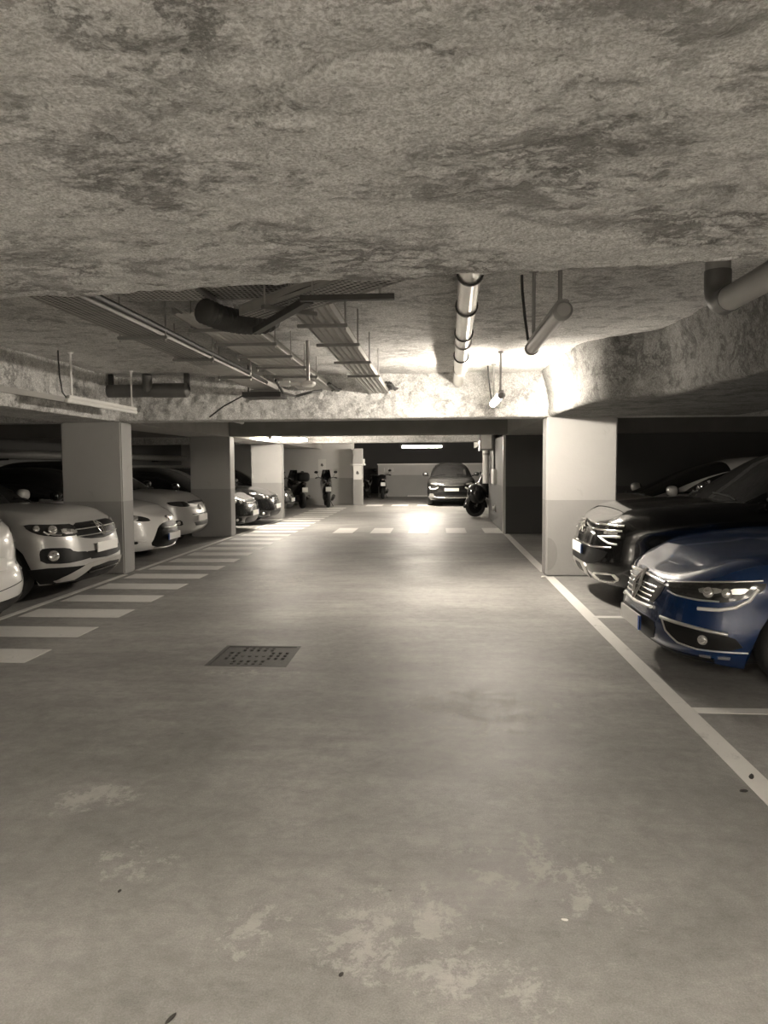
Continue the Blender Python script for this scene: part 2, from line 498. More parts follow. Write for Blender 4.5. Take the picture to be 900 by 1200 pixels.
def near_edge(x):
    return 2.535 - 0.125 * x
def make_near_beam():
    # broad flocked beam overhead; its far lower edge is ragged and runs askew
    m = MB()
    xs0, xs1, yb = -3.6, 3.4, 0.25
    nx, nt = 330, 250
    def fn(u, v):
        x = xs0 + (xs1 - xs0) * u
        e = near_edge(x) + 0.022 * noise.fractal(Vector((x*2.6, 7.7, 0)), 0.8, 2.1, 5) + 0.018 * math.sin(x*1.7)
        R_ = 0.05
        if v < 0.80:                                  # soffit
            k = v / 0.80
            k = 1 - (1 - k) ** 1.25
            yy = yb + (e - R_ - yb) * k; p = Vector((x, yy, BEAM)); n = Vector((0, 0, -1))
        elif v < 0.86:                                # rounded arris
            a = (v - 0.80) / 0.06 * math.pi / 2
            p = Vector((x, e - R_ + R_ * math.sin(a), BEAM + R_ * (1 - math.cos(a)))); n = Vector((0, math.sin(a), -math.cos(a)))
        else:
            k = (v - 0.86) / 0.14
            p = Vector((x, e, BEAM + R_ + (SLAB - BEAM - R_ + .02) * k)); n = Vector((0, 1, 0))
        d = fl(p, 0.010, 2.6) + 0.006 * noise.fractal(p * 16, .8, 2.1, 4)
        cr = noise.fractal(Vector((p.x * 1.5, p.y * 2.6, p.z + 4)), .8, 2.2, 6)       # torn creases
        d -= 0.016 * max(0.0, 1 - abs(cr) / 0.055) * max(0.0, min(1.0, 1.4 * noise.noise(p * 1.1) + .45))
        return p + n * (d + 0.002)
    m.grid(nx, nt, fn)
    for xa, xb in ((WL, xs0), (xs1, WR)):
        ya, yb2 = near_edge(xa), near_edge(xb)
        m.add([(xa,yb,BEAM),(xa,ya,BEAM),(xb,yb2,BEAM),(xb,yb,BEAM),(xa,yb,SLAB),(xa,ya,SLAB),(xb,yb2,SLAB),(xb,yb,SLAB)],
              [(0,1,2,3),(1,5,6,2),(0,3,7,4)])
    m.add([(xs0,yb,BEAM),(xs1,yb,BEAM),(xs1,yb,SLAB),(xs0,yb,SLAB)], [(0,1,2,3)])
    struct(m.obj('ceiling_beam', 'flock', None, 60), 'broad rough flocked beam overhead')
make_near_beam()

def make_cross_beam(y, depth, fine, mat):
    m = MB()
    xa, xb = WL, WR
    ga, gb = (-4.6, 2.3)
    nx, nz = (260, 34) if fine else (60, 8)
    def fn(u, v):
        x = ga + (gb - ga) * u
        R_ = 0.03
        if v < 0.1:
            p = Vector((x, y + depth * (1 - v / 0.1), BEAM)); n = Vector((0, 0, -1)); amp = .004
        elif v < 0.2:
            a = (v - 0.1) / 0.1 * math.pi / 2
            p = Vector((x, y + R_ - R_*math.sin(a), BEAM + R_*(1 - math.cos(a)))); n = Vector((0, -math.sin(a), -math.cos(a))); amp = .008
        else:
            k = (v - .2) / .8
            p = Vector((x, y, BEAM + R_ + (SLAB - BEAM - R_ + .02) * k)); n = Vector((0, -1, 0)); amp = .022
        if v < 0.001: return p
        d = fl(p, amp, 3.2) + (amp * .35 * noise.fractal(p * 14, .8, 2.1, 4) if fine else 0)
        return p + n * d
    m.grid(nx, nz, fn)
    for a, b in ((xa, ga), (gb, xb)):
        m.add([(a,y,BEAM),(b,y,BEAM),(b,y+depth,BEAM),(a,y+depth,BEAM),(a,y,SLAB),(b,y,SLAB),(b,y+depth,SLAB),(a,y+depth,SLAB)],
              [(0,1,2,3),(0,4,5,1),(3,2,6,7)])
    m.add([(ga,y+depth,BEAM),(gb,y+depth,BEAM),(gb,y+depth,SLAB),(ga,y+depth,SLAB)], [(0,1,2,3)])
    return struct(m.obj('ceiling_beam', mat, None, 60), 'flocked beam crossing the aisle between two pillars')
make_cross_beam(YB[0], 0.42, True, 'flock_slab')
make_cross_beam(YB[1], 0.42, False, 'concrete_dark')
make_cross_beam(YB[2], 0.42, False, 'flock_slab')

def make_side_beams():
    # left: runs along the pillar row
    m = MB()
    y0, y1 = 2.2, YB[0] + .02
    def fn(u, v):
        y = y0 + (y1 - y0) * u
        if v < .3:
            p = Vector((XL0 + (XL1 - XL0) * v / .3, y, BEAM)); n = Vector((0, 0, -1)); amp = .005
        else:
            p = Vector((XL1, y, BEAM + (SLAB + .02 - BEAM) * (v - .3) / .7)); n = Vector((1, 0, 0)); amp = .010
        return p + n * (fl(p, amp, 2.2) + .002)
    m.grid(170, 24, fn)
    m.add([(XL0,y0,BEAM),(XL0,y1,BEAM),(XL0,y1,SLAB),(XL0,y0,SLAB)], [(0,1,2,3)])
    struct(m.obj('ceiling_beam', 'flock_slab', None, 50), 'longitudinal beam over the near left bays')
    g = MB()                                       # ledge along that beam's face
    g.box((XL1 + .0, 5.0, 2.25), (XL1 + .035, 9.35, 2.315))
    struct(g.obj('trim_1', 'concrete', None, 30, .006), 'shallow ledge along the left beam')
    m = MB()
    m.box((XL0, YB[0] + .42, BEAM), (XL1, YF - 10.5, SLAB))
    struct(m.obj('ceiling_beam', 'concrete', None, 30), 'longitudinal beam over the far left bays')
    m = MB()
    m.box((XR0, YB[0] + .42, BEAM), (XR1, YF - 10, SLAB))
    struct(m.obj('ceiling_beam', 'concrete', None, 30), 'longitudinal beam over the far right bays')
    # right: a lowered mass whose flocked flank hugs the pillar, then swings out over the bays
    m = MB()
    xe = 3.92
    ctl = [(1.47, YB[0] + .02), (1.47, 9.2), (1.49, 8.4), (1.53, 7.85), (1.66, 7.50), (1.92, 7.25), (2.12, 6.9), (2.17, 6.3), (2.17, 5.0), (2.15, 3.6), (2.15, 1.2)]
    path = []
    for i in range(len(ctl) - 1):
        P0, P1, P2, P3 = [Vector(ctl[min(max(q, 0), len(ctl)-1)]) for q in (i-1, i, i+1, i+2)]
        n = max(3, int((P2 - P1).length / .05))
        for k in range(n):
            t = k / n
            path.append(.5*((2*P1) + (P2-P0)*t + (2*P0-5*P1+4*P2-P3)*t*t + (3*P1-P0-3*P2+P3)*t**3))
    path.append(Vector(ctl[-1]))
    NP_ = len(path) - 1
    def fn2(u, v):
        i = min(int(round(u * NP_)), NP_); c = path[i]
        d = (path[min(i+1, NP_)] - path[max(i-1, 0)]).normalized(); nx, ny = d.y, -d.x       # towards the aisle
        R_ = .07
        if v < .62:
            k = v / .62
            lean = .10 * (1 - k) ** 2
            p = Vector((c.x + nx*lean, c.y + ny*lean, SLAB + .02 - (SLAB + .02 - BEAM - R_) * k)); n = Vector((nx, ny, -.25)).normalized(); amp = .022
        elif v < .76:
            a = (v - .62) / .14 * math.pi / 2
            p = Vector((c.x - nx*R_*(1 - math.cos(a)), c.y - ny*R_*(1 - math.cos(a)), BEAM + R_ - R_*math.sin(a))); n = Vector((nx*math.cos(a), ny*math.cos(a), -math.sin(a))); amp = .014
        else:
            k = (v - .76) / .24
            x0 = c.x - nx*R_; y0_ = c.y - ny*R_
            p = Vector((lerp2(x0, xe, k), y0_, BEAM)); n = Vector((0, 0, -1)); amp = .004 * (1 - k)
        return p + n * (fl(p, amp, 2.6) + (.006*noise.fractal(p*12, .8, 2.1, 4) if v < .7 else 0))
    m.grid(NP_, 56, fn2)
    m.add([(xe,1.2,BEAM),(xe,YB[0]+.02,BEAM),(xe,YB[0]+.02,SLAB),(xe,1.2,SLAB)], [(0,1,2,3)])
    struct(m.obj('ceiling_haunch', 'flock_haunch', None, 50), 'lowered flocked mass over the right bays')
make_side_beams()

# ------------------------------------------------------------------ walls
def wallbox(name, a, b, mat, label):
    m = MB(); m.box(a, b)
    return struct(m.obj(name, mat, None, 30), label)
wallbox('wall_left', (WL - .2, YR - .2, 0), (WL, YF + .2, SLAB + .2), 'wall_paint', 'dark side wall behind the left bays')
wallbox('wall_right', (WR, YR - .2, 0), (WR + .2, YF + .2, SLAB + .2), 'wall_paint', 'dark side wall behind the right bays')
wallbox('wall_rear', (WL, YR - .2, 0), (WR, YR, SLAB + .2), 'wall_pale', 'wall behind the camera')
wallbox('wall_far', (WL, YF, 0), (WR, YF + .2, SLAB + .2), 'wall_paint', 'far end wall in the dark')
wallbox('wall_far_left', (WL, 28.0, 0), (-3.12, 28.25, SLAB), 'wall_pale', 'two-tone end wall behind the parked motorbikes')
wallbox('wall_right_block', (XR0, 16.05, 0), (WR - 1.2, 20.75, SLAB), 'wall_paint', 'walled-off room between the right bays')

def low_wall():
    o = wallbox('wall_far_low', (-2.74, 35.0, 0), (6.5, 35.2, 1.50), 'wall_pale', 'low two-tone wall with a pale coping at the far end')
    c = MB(); c.box((-2.78, 34.94, 1.50), (6.5, 35.26, 1.56)); c.obj('coping', 'lamp_white', o, 30, .008)
    k = MB(); k.box((-1.35, 34.86, 0), (.5, 35.0, .06)); k.obj('kerb', 'lamp_white', o, 30, .008)
    cu = bpy.data.curves.new('bay_number', 'FONT'); cu.body = '118'; cu.size = 0.30; cu.extrude = .003; cu.align_x = 'CENTER'; cu.space_character = 1.25
    t = bpy.data.objects.new('number_tmp', cu); COL.objects.link(t)
    bpy.context.view_layer.update()
    me = bpy.data.meshes.new_from_object(t.evaluated_get(bpy.context.evaluated_depsgraph_get()))
    bpy.data.objects.remove(t, do_unlink=True)
    me.materials.clear(); me.materials.append(MATS['number_paint'])
    n = bpy.data.objects.new('bay_number', me); COL.objects.link(n); n.parent = o
    n.location = (-2.25, 34.995, 1.16); n.rotation_euler = (math.pi/2, 0, 0)
low_wall()

# ------------------------------------------------------------------ pillars
def pillar(x0, x1, y0, y1, label, mat='pillar_paint'):
    p = thing('concrete_pillar', label, 'pillar', ((x0+x1)/2, (y0+y1)/2, 0), 0, 'pillars along the aisle')
    w, d = (x1-x0)/2, (y1-y0)/2
    m = MB(); m.box((-w,-d,0),(w,d,BEAM+.004)); m.obj('shaft', mat, p, 40, .018)
    return p
PL = [pillar(XL0, XL1, YB[0]+.03, YB[0]+.40, 'two-tone concrete pillar beside the pale crossover with round fog lamps'),
      pillar(XL0, XL1, YB[1]+.03, YB[1]+.40, 'shaded two-tone pillar between the white van-like car and the dark hatchbacks'),
      pillar(XL0, XL1, YB[2]+.03, YB[2]+.40, 'brightly lit white two-tone pillar beyond the dark hatchbacks')]
PR = pillar(XR0, XR1, YB[0]+.0, YB[0]+.37, 'pale two-tone concrete pillar beside the black SUV, next to the white edge line')
def half_disc():  # thin half-disc in a darker grey on the pillar face
    m = MB(); n = 14; vs_ = [(0, 0, 0)]
    for i in range(n + 1):
        a = -math.pi/2 + math.pi * i / n
        vs_.append((.13*math.cos(a), 0, .22*math.sin(a)))
    k = len(vs_)
    m.add([(x, -.0, z) for x, y_, z in vs_] + [(x, -.004, z) for x, y_, z in vs_],
          [(k+0, k+i+1, k+i+2) for i in range(n)] + [(i+1, i+2, k+i+2, k+i+1) for i in range(n)])
    o = m.obj('half_disc_patch', 'half_disc_grey', PR, None, 0, (-.44, -.185, .30))
half_disc()
post = thing('narrow_post', 'narrow pale post carrying a notice at the end of the far left wall', 'post', (-2.93, 27.75, 0))
m = MB(); m.box((-.18,-.16,0),(.18,.16,BEAM)); m.obj('shaft', 'pillar_paint', post, 40, .012)
m = MB(); m.box((-.26,-.2,1.49),(.27,.2,1.55)); m.obj('collar', 'lamp_white', post, 40, .006)
m = MB(); m.box((.20,-.06,1.55),(.26,.0,1.73)); m.obj('bracket', 'lamp_white', post, 40, .006)

# ------------------------------------------------------------------ lamps
def lamp(x, y0, y1, z, lit, label, zt=SLAB, along='Y', tube='tube_lit', r=.038, rods=True, cable=True, body='lamp_grey', group=None, ce=1):
    L = y1 - y0
    o = thing('fluorescent_lamp', label, 'lamp', (x, (y0+y1)/2, z) if along == 'Y' else ((y0+y1)/2, x, z), 0 if along == 'Y' else math.pi/2, group)
    m = MB(); m.box((-.028,-L/2+.02,.022),(.028,L/2-.02,.055)); m.obj('housing', body, o, 35, .006)
    d = MB()
    n = 10
    d.tube([(0,-L/2+.05,0),(0,L/2-.05,0)], r, 16)
    d.obj('diffuser', tube if lit else body if body == 'lamp_white' else 'lamp_lens_unlit', o, 40)
    for s in (-1, 1):
        c = MB(); c.tube([(0,s*(L/2-.06),0),(0,s*(L/2-.015),0),(0,s*L/2,0)], [r*1.18, r*1.18, r*.85], 16); c.obj('end_cap', body, o, 40)
    if rods:
        for s in (-1, 1):
            q = MB(); q.tube([(0,s*(L/2-.12),.05),(0,s*(L/2-.12),zt-z)], .011, 8); q.tube([(0,s*(L/2-.12),zt-z-.02),(0,s*(L/2-.12),zt-z)], .03, 10)
            q.obj('drop_rod', body, o, 40)
    if cable:
        h = zt - z; e = L/2 * ce; k_ = ce
        q = MB(); q.tube([(-.06,e+.02*ce,h),(-.055,e+.03*ce,h*.8),(-.035,e+.05*ce,h*.45),(-.015,e+.045*ce,h*.15),(0,e,.03)], .009, 6)
        q.obj('cable', 'cable_black', o, 40)
    return o
plain('lamp_lens_unlit', (0.44, 0.43, 0.41), 0.3, 0, 0.3)

lamp(.615, 3.66, 4.90, 2.24, False, 'unlit grey tube lamp hanging on two rods below the flocked slab')
lamp(.70, 8.05, 9.27, 2.24, True, 'lit tube lamp hanging close in front of the flocked beam', r=.036)
lamp(-3.86, 7.55, 9.35, 2.20, False, 'long white unlit tube lamp beside the left beam', body='lamp_white', r=.024, ce=-1)
lamp(-3.80, 13.0, 14.4, 2.36, False, 'unlit tube lamp in the dark bay beyond the first beam', body='lamp_white')
lamp(-3.95, 17.5, 18.7, 2.18, True, 'lit lamp above the dark hatchbacks before the white pillar', cable=False, tube='tube_lit_pillar')
lamp(-3.55, 19.0, 20.2, 2.20, True, 'lit lamp hung beside the longitudinal beam near the white pillar', cable=False, tube='tube_lit_far')
lamp(26.2, -1.25, .25, 2.14, True, 'lit tube lamp crossing the aisle in front of the low far wall', along='X', cable=False, tube='tube_lit_end')
lamp(-.85, -1.80, -.65, 2.60, True, 'added fill lamp hung out of view in the bay behind the broad beam, left of the pair', tube='tube_fill_recess')  # this pair is added out of view to light the foreground
lamp(.85, -1.80, -.65, 2.60, True, 'added fill lamp hung out of view in the bay behind the broad beam, right of the pair', tube='tube_fill_recess')
def fill_lamp(x, z, L, label):  # added lamps behind the camera, brightening the near soffit and floor
    o = thing('fill_lamp', label, 'lamp', (x, YR, z), 0, 'added fill lamps on the unseen rear wall')
    m = MB(); m.box((-L/2, 0, -.035), (L/2, .035, .035)); m.obj('housing', 'lamp_white', o, 35, .006)
    MB().tube([(-L/2+.04, .07, 0), (L/2-.04, .07, 0)], .034, 16).obj('diffuser', 'tube_fill_behind', o, 40)
    for s in (-1, 1):
        m = MB(); m.box((s*L/2-.04, .03, -.04), (s*L/2+.04, .11, .04)); m.obj('end_cap', 'lamp_white', o, 35, .008)
for x, lab in ((-2.6, 'added fill lamp on the unseen wall behind the broad beam, towards the left bays'), (-.4, 'added fill lamp in the middle of the unseen wall behind the broad beam'),
               (1.8, 'added fill lamp on the unseen wall behind the broad beam, towards the right bays')):
    fill_lamp(x, 1.25, 1.3, lab)

# ------------------------------------------------------------------ cable trays
plain('tray_dirty', (0.40, 0.39, 0.37), 0.6, 0.3, var=0.3, scale=8)
plain('strut_metal', (0.22, 0.216, 0.205), 0.5, 0.4, var=0.2)
def perforated(m, w, L, pu, pv, z=0.0, hf=.55, y0=0.0):
    nu = max(1, int(round(w / pu))); nv = max(1, int(round(L / pv)))
    du, dv = w / nu, L / nv
    for i in range(nu):
        for j in range(nv):
            off = .5 * dv if False else 0
            ax, ay = -w/2 + i*du, y0 + j*dv
            us = [ax, ax + du*(1-hf)/2, ax + du*(1+hf)/2, ax + du]
            vs_ = [ay, ay + dv*(1-hf)/2, ay + dv*(1+hf)/2, ay + dv]
            b = len(m.v)
            for yy in vs_:
                for xx in us: m.v.append(Vector((xx, yy, z)))
            for jj in range(3):
                for ii in range(3):
                    if ii == 1 and jj == 1: continue
                    m.f.append((b+jj*4+ii, b+jj*4+ii+4, b+jj*4+ii+5, b+jj*4+ii+1))

def tray(label, x, y, z, w, L, rz=0.0, style='perf', supports=(), zt=SLAB, flange=.05, mat='tray_metal', rodside=(-1, 1), solid_from=None):
    o = thing('cable_tray', label, 'cable tray', (x, y, z), rz, 'cable trays under the slab')
    m = MB()
    if style == 'perf':
        perforated(m, w, solid_from or L, .034, .030)
        if solid_from: m.add([(-w/2,solid_from,0),(w/2,solid_from,0),(w/2,L,0),(-w/2,L,0)], [(0,3,2,1)])
    else:                                          # ribbed pan
        n = max(4, int(w / .045)); vs_ = []; fs_ = []
        for i in range(2*n + 1):
            xx = -w/2 + w*i/(2*n); zz = .0 if i % 2 else .012
            vs_ += [(xx, 0, zz), (xx, L, zz)]
        for i in range(2*n): fs_.append((2*i, 2*i+1, 2*i+3, 2*i+2))
        m.add(vs_, fs_)
    m.obj('tray_floor', 'tray_dirty' if style == 'perf' else mat, o, 20)
    if style == 'perf':
        q = MB()
        nn = max(3, int(w / .05))
        for i in range(nn):
            xx = -w/2 + w*(i+.5)/nn
            q.tube([(xx, .01, .030), (xx + .004*(i % 3), L*.5, .026), (xx, L-.01, .030)], w/nn*.5, 7)
        q.obj('laid_cables', 'cable_black', o, 40)
    for s in (-1, 1):
        q = MB(); q.box((s*w/2-.002, 0, 0), (s*w/2+.002, L, flange)); q.box((s*w/2-.009, 0, flange), (s*w/2+.009, L, flange+.006))
        q.obj('side_rail', 'galv_dull', o, 20)
    for yy in supports:
        q = MB(); q.box((-w/2-.045, yy-.016, -.026), (w/2+.045, yy+.016, -.003)); q.obj('support_bar', 'strut_metal', o, 25, .003)
        for s in rodside:
            q = MB(); q.tube([(s*(w/2+.03), yy, -.045), (s*(w/2+.03), yy, zt - z + .005)], .006, 6); q.obj('threaded_rod', 'galv_dull', o, 40)
    return o

tray('long perforated tray with a black cable along it, beside the left beam', -2.06, 3.7, 2.42, .27, 6.2, 0, 'perf', (1.45, 2.55, 3.85, 5.2), solid_from=3.0)
tray('wide ribbed tray with close cross bars in the middle of the run', -1.53, 4.85, 2.50, .42, 5.05, math.radians(.6), 'rib', (.5, 1.15, 1.85, 2.6, 3.4), rodside=(-1, 1))
tray('narrow ribbed tray nearest the round metal duct', -.76, 4.45, 2.45, .25, 5.5, 0, 'rib', (.55, 1.35, 2.35, 3.4), rodside=(1,))
tray('perforated tray crossing the others close to the broad beam', -1.86, 4.25, 2.50, .42, 1.15, math.radians(-90), 'perf', (.55,), rodside=(-1, 1))
tray('perforated tray slanting across towards the broad beam', -1.03, 4.32, 2.36, .25, 1.30, math.radians(-138), 'perf', (.35,), rodside=(-1, 1))

def single(name, label, cat, mbs, group=None):
    """a thing made of (part name, MB, material) pieces in world coordinates"""
    pts = [v for _, b, _ in mbs for v in b.v]
    c = Vector((sum(p.x for p in pts)/len(pts), sum(p.y for p in pts)/len(pts), min(p.z for p in pts)))
    o = thing(name, label, cat, c, 0, group)
    for pn, b, mt in mbs:
        b.v = [v - c for v in b.v]
        b.obj(pn, mt, o, 40)
    return o

def tb(path, r, seg=10): return MB().tube(path, r, seg)

def cable(label, path, r, mat='cable_black'):
    o = tb(path, r, 8).obj('cable', mat, None, 40)
    tag(o, label, 'cable', 'loose cables under the slab'); return o
cable('thick black cable lying along the long perforated tray', [(-1.90, 3.75, 2.455), (-1.91, 4.9, 2.462), (-1.905, 6.0, 2.455), (-1.91, 7.2, 2.460), (-1.93, 8.4, 2.450)], .022)
cable('pair of black cables looping down off the tray end', [(-1.80, 8.3, 2.46), (-1.78, 8.60, 2.35), (-1.68, 8.85, 2.33), (-1.5, 8.9, 2.38), (-1.4, 9.1, 2.42)], .016)
cable('thin black cable slanting down the flocked beam face', [(-3.05, 9.86, 2.16), (-2.85, 9.84, 2.30), (-2.55, 9.82, 2.45), (-2.2, 9.5, 2.50)], .010)

strut = single('steel_strut', 'black steel channel slung across under the slanting tray', 'strut',
       [('channel', MB().box((-.66, 3.62, 2.30), (-.20, 3.655, 2.327)), 'dark_metal'), ('rod', tb([(-.27, 3.64, 2.31), (-.27, 3.64, SLAB)], .006, 6), 'galv_dull'),
        ('rod', tb([(-.60, 3.64, 2.31), (-.60, 3.64, SLAB)], .006, 6), 'galv_dull')])
sl = MB(); 
a = Vector((-1.08, 4.46, 2.295)); b = Vector((-.62, 3.66, 2.295)); d = (b-a).normalized(); nrm = Vector((-d.y, d.x, 0))
sl.add([a-nrm*.022, a+nrm*.022, b+nrm*.022, b-nrm*.022, *[q+Vector((0,0,.036)) for q in (a-nrm*.022, a+nrm*.022, b+nrm*.022, b-nrm*.022)]], [(0,1,2,3),(4,7,6,5),(0,4,5,1),(1,5,6,2),(2,6,7,3),(3,7,4,0)])
single('steel_strut', 'black steel channel along the edge of the slanting tray', 'strut', [('channel', sl, 'dark_metal'),
       ('rod', tb([a + d*.62 + Vector((0,0,.02)), (a.x + d.x*.62, a.y + d.y*.62, SLAB)], .006, 6), 'galv_dull')])

plain('hose_black', (0.05, 0.049, 0.046), 0.65, var=0.4, scale=25)
# ribbed black hose bundle dropping between the trays
hp = []; hr = []
ctl = [Vector((-1.33, 4.22, 2.39)), Vector((-1.25, 4.40, 2.375)), Vector((-1.14, 4.60, 2.39)), Vector((-1.05, 4.74, 2.45)), Vector((-1.02, 4.85, SLAB - .03))]
for i in range(41):
    t = i / 40 * (len(ctl) - 1); k = min(int(t), len(ctl) - 2); f = t - k
    p0, p1, p2, p3 = ctl[max(k-1, 0)], ctl[k], ctl[k+1], ctl[min(k+2, len(ctl)-1)]
    hp.append(.5*((2*p1) + (p2-p0)*f + (2*p0-5*p1+4*p2-p3)*f*f + (3*p1-p0-3*p2+p3)*f**3)); hr.append(.075 if i % 2 else .062)
tag(MB().tube(hp, hr, 14).obj('ribbed_hose', 'hose_black', None, 60), 'fat black ribbed hose sagging between the cable trays', 'hose')

# ------------------------------------------------------------------ pipes
dm = [('duct', MB().tube([(.165, 2.62, 2.60), (.185, 3.6, 2.60), (.30, YB[0] + .02, 2.60)], .068, 24), 'galv')]
for yy in (4.35, 5.25, 6.3, 6.75, 7.6, 8.7):
    xx = .185 + (.115) * (yy - 3.6) / 6.37
    rg = MB(); seg = 24
    rg.lathe([(.067, -.009), (.080, -.009), (.080, .009), (.067, .009)], 'Y', 24, (xx, yy, 2.60))
    if yy in (4.35, 5.25, 6.3, 7.6): rg.tube([(xx, yy, 2.675), (xx, yy, SLAB)], .006, 6)
    dm.append(('clamp_ring', rg, 'dark_metal' if yy in (4.35, 5.25, 6.3, 7.6) else 'galv_dull'))
single('ventilation_duct', 'round shiny galvanised duct with clamp rings running to the beam', 'duct', dm)

pp = MB()
px_, pz_ = 1.315, 2.235
arc = [(px_, 3.52 - .0 + .10*math.sin(a), pz_ + .10*(1 - math.cos(a))) for a in [i/8*math.pi/2 for i in range(9)]]
single('drain_pipe', 'grey drain pipe with an elbow dropping from the slab into the broad beam', 'pipe', [
    ('pipe', MB().tube([(px_, 2.42, pz_), (px_, 3.50, pz_)], .056, 20), 'pvc_grey'),
    ('elbow', MB().tube([(px_, 3.46, pz_), (px_, 3.5, pz_)] + arc + [(px_, 3.62, pz_ + .16)], .060, 20), 'pvc_dark'),
    ('riser', MB().tube([(px_, 3.62, pz_ + .12), (px_, 3.62, SLAB)], .056, 20), 'pvc_grey'),
    ('collar', MB().lathe([(.05, -.02), (.068, -.02), (.068, .02), (.05, .02)], 'Z', 20, (px_, 3.62, pz_ + .24)), 'pvc_dark')])

yq = 9.62
single('dark_pipe', 'short dark pipe with a branch lying against the beam beside the white tube lamp', 'pipe', [
    ('pipe', MB().tube([(XL1 + .0, yq, 2.50), (-3.28, yq, 2.50)], .085, 18), 'pvc_dark'),
    ('sleeve', MB().tube([(-3.72, yq, 2.50), (-3.27, yq, 2.50), (-3.24, yq, 2.50)], [.095, .095, .06], 18), 'pvc_dark'),
    ('branch', MB().tube([(-3.80, yq, 2.50), (-3.76, yq - .12, 2.56), (-3.74, yq - .16, SLAB - .03)], .062, 16), 'pvc_dark'),
    ('bracket', MB().box((-3.30, yq - .03, 2.50), (-3.24, yq + .03, SLAB)), 'dark_metal'),
    ('bracket', MB().box((XL1 + .02, yq - .03, 2.50), (XL1 + .07, yq + .03, SLAB)), 'dark_metal')])

single('pipe_drop', 'thin pipe hanging from the slab with a round detector head', 'pipe', [
    ('rod', tb([(-1.25, 7.25, 2.315), (-1.25, 7.25, SLAB)], .018, 8), 'galv_dull'),
    ('head', MB().lathe([(0, 0), (.05, 0), (.075, .02), (.075, .045), (.02, .06), (0, .06)], 'Z', 16, (-1.25, 7.25, 2.27)), 'lamp_white'),
    ('arm', tb([(-1.45, 7.25, 2.30), (-1.25, 7.25, 2.30)], .014, 8), 'lamp_white'),
    ('box', MB().box((-1.53, 7.22, 2.28), (-1.43, 7.28, 2.33)), 'lamp_white')])
single('dark_junction_box', 'black box hung between the trays against the beam', 'box', [
    ('body', MB().box((-2.28, 8.65, 2.31), (-1.82, 9.05, 2.37)), 'cable_black'),
    ('hanger', tb([(-2.265, 8.9, 2.36), (-2.265, 8.9, SLAB)], .010, 6), 'dark_metal')])
for px0, lab in ((-1.36, 'black cable bundle entering the beam at the end of the wide ribbed tray'), (-.60, 'black cable bundle entering the beam at the end of the narrow ribbed tray')):
    q = MB()
    for i in range(5):
        q.tube([(px0 + .02*i - .04, 9.3, 2.52 + .01*(i % 2)), (px0 + .025*i - .03, 9.65, 2.55 - .02*i + .02), (px0 + .03*i - .03, 9.97, 2.50 + .02*(i % 3))], .016, 6)
    tag(q.obj('cable_bundle', 'cable_black', None, 40), lab, 'cable', 'loose cables under the slab')

single('wall_pipe', 'pale lagged pipe running along the dark left wall', 'pipe', [('pipe', MB().tube([(WL + .20, 8, 1.80), (WL + .20, 27.9, 1.80)], .10, 14), 'pvc_grey'),
    *[('bracket', MB().box((WL + .0, yy, 1.66), (WL + .24, yy + .05, 1.70)), 'dark_metal') for yy in (10, 13, 16, 19, 22, 25)]])
single('wall_pipe', 'thin pale conduit below the lagged pipe on the left wall', 'pipe', [('pipe', MB().tube([(WL + .06, 8, 1.50), (WL + .06, 27.9, 1.50)], .05, 10), 'pvc_grey')])

# things on the walled-off room, right
single('downpipe', 'white downpipe at the far corner of the walled-off room', 'pipe', [
    ('pipe', MB().tube([(XR0 - .10, 20.4, .98), (XR0 - .10, 20.4, BEAM + .3)], .09, 16), 'lamp_white'),
    ('collar', MB().lathe([(.08, 0), (.105, 0), (.105, .06), (.08, .06)], 'Z', 16, (XR0 - .10, 20.4, 1.75)), 'galv_dull'),
    ('bracket', MB().box((XR0 - .10, 20.37, 1.2), (XR0 + .01, 20.43, 1.24)), 'dark_metal')])
single('cable_duct', 'thin black duct running down the walled-off room to a white box', 'duct', [
    ('duct', MB().box((XR0 - .04, 18.55, 1.38), (XR0 - .001, 18.70, SLAB - .0)), 'cable_black'),
    ('box', MB().box((XR0 - .07, 18.1, 1.02), (XR0 - .001, 18.9, 1.38)), 'lamp_white')])
single('wall_box', 'grey box high on the corner of the walled-off room', 'box', [
    ('body', MB().box((XR0 - .34, 19.2, 1.86), (XR0 - .0, 19.7, 2.30)), 'lamp_grey'), ('lid', MB().box((XR0 - .30, 19.17, 1.90), (XR0 - .04, 19.2, 2.26)), 'lamp_white')])
single('wall_valve', 'small round valve low on the walled-off room', 'valve', [
    ('flange', MB().lathe([(0, -.03), (.09, -.03), (.09, .0), (0, .0)], 'X', 16, (XR0, 18.3, .42)), 'galv_dull'),
    ('knob', MB().lathe([(0, -.08), (.045, -.08), (.045, -.03), (0, -.03)], 'X', 12, (XR0, 18.3, .42)), 'lamp_white')])
m = MB(); m.box((XR0 - .03, 16.03, 0), (XR0 + .03, 16.09, BEAM)); struct(m.obj('trim_2', 'lamp_white', None, 40, .008), 'pale corner bead of the walled-off room')

